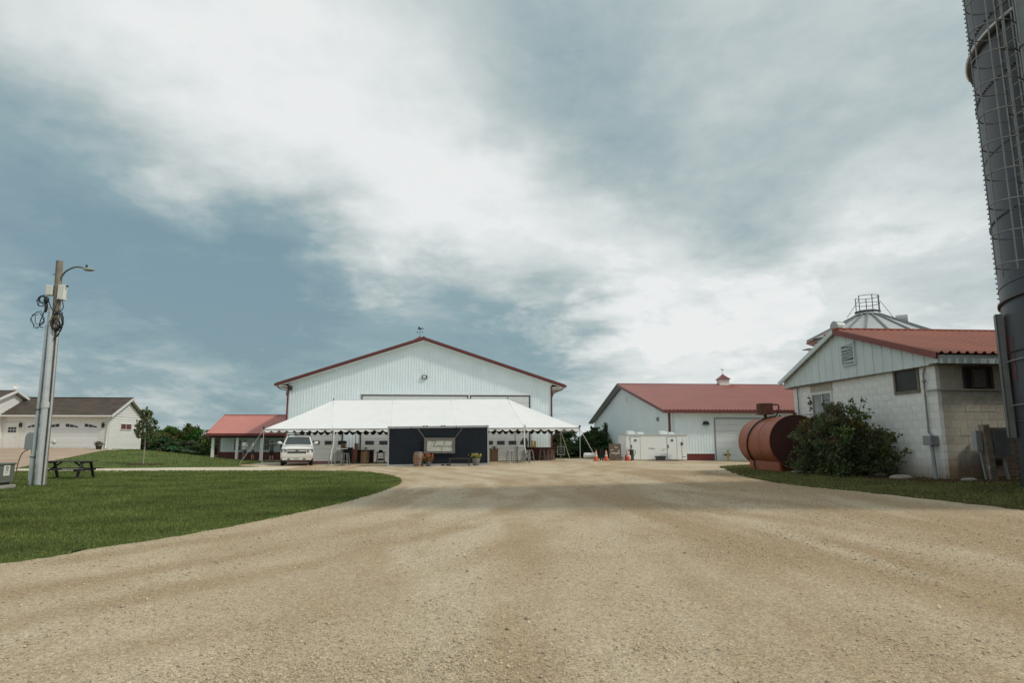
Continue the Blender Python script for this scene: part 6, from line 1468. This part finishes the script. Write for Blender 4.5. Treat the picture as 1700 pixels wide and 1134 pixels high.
    m = MB(); vs = [(a * math.cos(2 * PI * j / n), .005 + b_ * math.sin(2 * PI * j / n), z) for z, a, b_ in ((.80, .15, .125), (.96, .158, .122)) for j in range(n)]
    m.add(vs, [(j, (j + 1) % n, n + (j + 1) % n, n + j) for j in range(n)], True)
    for nn in 'lr':
        h, k, a = Vector(J[nn + 'h']), Vector(J[nn + 'k']), Vector(J[nn + 'a'])
        if long_trousers: m.tube([h + Vector((0, 0, .05)), h, h.lerp(k, .5), k, k.lerp(a, .95)], [.10, .102, .088, .075, .068], 10)
        else: m.tube([h + Vector((0, 0, .05)), h, h.lerp(k, .55), h.lerp(k, .92)], [.10, .104, .095, .09], 10)
    m.build('trousers' if long_trousers else 'shorts', legs, t)
    m = MB()
    for nn in 'lr':
        a, f = Vector(J[nn + 'a']), Vector(J[nn + 't']); m.tube([a + Vector((0, .05, -.045)), a + Vector((0, 0, -.03)), f + Vector((0, -.02, .01)), f + Vector((0, -.06, 0))], [.035, .052, .048, .03], 8)
    m.build('shoes', m_black, t)
cloth = lambda n, c: M(n, c, .8, .12, 5, bump=.1)
person(-18.78, 57.0, R(62), 'person in white t-shirt and grey trousers standing at the porch with forearms raised', cloth('white_tee', (.80, .80, .78)), cloth('grey_trousers', (.12, .12, .125)),
       {'l': ((-.22, -.10, 1.14), (-.14, -.34, 1.16)), 'r': ((.22, -.08, 1.13), (.15, -.36, 1.22))}, None, True)
person(-18.0, 56.8, R(-70), 'person in pale t-shirt, dark shorts and cap standing by the tent guy strap', cloth('pale_tee', (.50, .50, .52)), cloth('dark_shorts', (.05, .052, .06)),
       {'l': ((-.22, .02, 1.12), (-.18, -.22, 1.08)), 'r': ((.22, .0, 1.12), (.16, -.22, 1.1))}, cloth('grey_cap', (.2, .2, .2)), False, stride=.10)
person(-16.35, 56.4, R(170), 'person in dark grey shirt and black shorts with both elbows raised, left of the car', cloth('dark_tee', (.085, .08, .075)), cloth('black_shorts', (.022, .022, .024)),
       {'l': ((-.36, -.08, 1.40), (-.14, -.22, 1.48)), 'r': ((.36, -.08, 1.40), (.14, -.22, 1.48))}, None, False)

# ------------------------------------------------------------------ trees and plants
m_bark = M('grey_bark', (.16, .13, .10), .9, .3, 6, bump=.4); m_cedarbark = M('cedar_bark', (.075, .055, .04), .9, .3, 6)
def sapling():
    x, y = -20.05, 42.4; t = thing('young_tree', 'young slim tree with airy crown planted in a mulch ring before the house', 'tree', (x, y, tz(x, y)))
    m = MB(); m.tube([(0, 0, 0), (.01, 0, 1.3), (-.03, .02, 2.4), (-.05, 0, 3.3)], [.045, .036, .022, .008], 8); tr = m.build('trunk', M('pale_bark', (.33, .29, .23), .9, .25, 6), t)
    g = random.Random(2); specs = []
    m = MB()
    for i in range(26):
        z = 1.35 + 1.9 * (i / 26); a = i * 2.4; r = (.95 - .78 * ((z - 1.35) / 2.0)) * g.uniform(.6, 1.0)
        e = Vector((r * math.cos(a), r * math.sin(a), z + .45 * r + .12)); m.tube([(0, 0, z), e * .5 + Vector((0, 0, z * .5)), e], [.014, .009, .004], 5)
        specs.append(((tuple(e * .8 + Vector((0, 0, z * .2 - .02))), (.30, .30, .22), 56, .085, 100 + i, 5), dict(shell=.2)))
    specs.append((((-.05, 0, 3.1), (.16, .16, .42), 60, .07, 77, 6), dict(shell=.2)))
    m.build('limb', m_bark, tr); crown('crown', t, m_leaf, specs)
sapling()
def cedar(x, y, h, r, seed, lab, group, mat=None, tone=(1, 1, 1)):
    z = tz(x, y); t = thing('cedar_tree', lab, 'tree', (x, y, z), 0, group); g = random.Random(seed)
    m = MB(); m.tube([(0, 0, -.1), (.03, 0, h * .5), (0, 0, h * .95)], [.11, .07, .01], 7); m.build('trunk', m_cedarbark, t)
    specs = []
    for i in range(18):
        f = i / 18; a = g.uniform(0, 2 * PI); rr = 1.15 * r * (1 - f * .72) * g.uniform(.35, .8)
        specs.append((((rr * math.cos(a), rr * math.sin(a), h * (.08 + .84 * f)), (r * (.70 - .36 * f), r * (.70 - .36 * f), h * .15), 330, .12, seed * 50 + i, 9), dict(tone=tuple(c * g.uniform(.65, 1.3) for c in tone), shell=.5)))
    specs.append((((0, 0, h * .96), (r * .16, r * .16, h * .1), 70, .09, seed * 50 + 40, 5), dict(shell=.3)))
    crown('crown', t, mat or m_conifer, specs)
LT = [(-31.9, 65.2, 2.5, 1.5, 'leftmost dark green cedar, half behind the house gable'), (-30.4, 66.4, 2.35, 1.5, 'rounded cedar behind the young tree, second from the house'), (-28.9, 65.4, 2.75, 1.55, 'yellowish green cedar third from the house in the hedge row'),
      (-27.6, 66.6, 3.1, 1.5, 'tallest pointed cedar at the middle of the left hedge row'), (-26.3, 65.6, 2.85, 1.5, 'broad olive cedar just right of the tallest one'), (-24.9, 66.4, 2.7, 1.4, 'dark cedar beside the left porch post'), (-23.5, 67.2, 2.6, 1.4, 'cedar peeking out behind the porch roof corner')]
for i, (x, y, h, r, lab) in enumerate(LT): cedar(x, y, h * .92, r, i + 1, lab, 'cedar row left of the porch building', tone=((1, 1, 1), (1.05, 1.1, .9), (1.1, 1.15, .8), (1.0, 1.05, .9), (1.05, 1.1, .85), (.9, .95, 1), (.85, .9, 1))[i])
LT2 = [(-30.6, 63.6, 1.3, 1.3, 'low grey green shrub in front of the hedge near the house'), (-28.2, 63.4, 1.25, 1.3, 'low grey green shrub below the tallest cedar'), (-25.8, 63.2, 1.2, 1.3, 'low dusky shrub in front of the hedge near the porch')]
for i, (x, y, h, r, lab) in enumerate(LT2): cedar(x, y, h, r, i + 11, lab, 'low shrubs before the cedar row', tone=(.85, .95, 1.3))
RT = [(9.3, 68, 2.4, 1.6, 'dark cedar immediately right of the barn corner'), (10.9, 70, 2.9, 1.8, 'dark cedar behind the tent right guy strap'), (12.6, 69, 2.5, 1.6, 'shorter dark cedar in the gap under the tent corner'), (14.3, 71, 3.1, 1.8, 'tall dark cedar just left of the shed wall'), (16.2, 73, 3.4, 1.8, 'dark cedar mostly hidden behind the shed wall')]
for i, (x, y, h, r, lab) in enumerate(RT): cedar(x, y, h, r, i + 21, lab, 'cedars between barn and shed', tone=(.75, .85, .95))
def bush():
    x, y = 10.8, 18.35; t = thing('bush', 'large dark shrub growing against the block building beside the rust red tank', 'bush', (x, y, tz(x, y)))
    g = random.Random(6); m = MB(); specs = []
    for i in range(38):
        a = g.uniform(0, 2 * PI); q = math.sqrt(g.random()); hh = 2.15 * (1 - .42 * q * q) * g.uniform(.72, 1.05)
        ex, ey = 1.05 * q * math.cos(a), 1.45 * q * math.sin(a); ex = min(ex, .85)
        p = [(ex * .15, ey * .15, 0), (ex * .5, ey * .5, hh * .5), (ex, ey, hh)]; m.tube(spline(p, 4), [.022] * 3 + [.014] * 3 + [.006] * 3, 5)
        specs.append((((ex, ey, hh * .88), (.30, .36, .24), 210, .048, 300 + i, 8), dict(shell=.3, tone=tuple(c * g.uniform(.7, 1.45) for c in (1, 1, .8)))))
        specs.append((((ex * .95, ey * .95, hh * .5), (.34, .42, .34), 210, .045, 400 + i, 8), dict(shell=.4, tone=(.9, .9, .95))))
        specs.append((((ex * 1.0, ey * 1.0, .3), (.36, .42, .26), 120, .045, 500 + i, 6), dict(shell=.4, tone=(.95, .95, .9))))
    for i in range(6):
        a = g.uniform(0, 2 * PI); ex, ey, hz = .6 * math.cos(a), 1.0 * math.sin(a), g.uniform(2.0, 2.3)
        m.tube([(ex * .6, ey * .6, 1.4), (ex, ey, hz)], [.01, .004], 5); specs.append((((ex, ey, hz - .1), (.07, .07, .16), 22, .045, 600 + i, 4), dict(shell=.2)))
    for i in range(7):
        yy = -1.35 - g.random() * .35; specs.append((((.55 + g.uniform(-.25, .3), yy, g.uniform(.5, 1.1)), (.16, .2, .2), 60, .045, 700 + i, 5), dict(tone=(1.1, 1.0, .85))))
    m.build('stem', m_bark, t); crown('crown', t, m_leafdark, specs)
bush()
t = thing('flower_pot', 'dark pot of pink flowers beside the garage door', 'flower pot', (-30.05, 55.9, tz(-30.05, 55.9) + .03)); t.scale = (.66, .66, .72)
lath('pot', [(.28, 0), (.36, .35), (.38, .42), (.34, .42)], m_dark, t, 14); crown('foliage', t, m_leafdark, [(((0, 0, .62), (.5, .4, .26), 420, .06, 8), {})]); crown('blossom', t, M('pink_petal', (.25, .09, .09), .6, .3, 6, attr='tint'), [(((0, -.05, .72), (.48, .4, .22), 130, .05, 9), dict(shell=.85))])
t = thing('porch_planter', 'low brown dried plant tub by the left end of the porch wall', 'planter', (-21.7, 59.6, -.1)); lath('tub', [(.28, 0), (.32, .22), (.28, .22)], m_darkwood, t, 12); crown('foliage', t, M('dry_leaf', (.11, .085, .05), .8, .4, 5, attr='tint'), [(((0, 0, .34), (.5, .3, .14), 160, .06, 4), {})])
# verge rocks and weeds
g = np.random.default_rng(8); rkm = M('verge_rock', (.33, .30, .26), .9, .3, 5, bump=.5)
for i, (x, y, s, lab) in enumerate([(11.35, 17.5, .26, 'flat pale rock beside the bush on the dirt bed'), (11.1, 16.2, .30, 'flat pinkish rock near the junction box on the verge'), (10.35, 20.0, .22, 'rounded rock at the foot of the bush by the tank'), (11.9, 14.9, .18, 'small rock at the corner of the block building'), (13.6, 14.6, .20, 'pale rock on the dirt right of the leaning post')]):
    m = MB(); m.ell((0, 0, 0), (s, s * .7, s * .28), 10, 7); v = [Vector(q) * (1 + .22 * mnoise.noise(Vector(q) * 6 + Vector((i, 0, 0)))) for q in m.v]; m.v = [tuple(q) for q in v]
    o = tag(m.build('rock', rkm), lab, 'rock', 'rocks along the verge'); o.location = (x, y, tz(x, y) + .05)
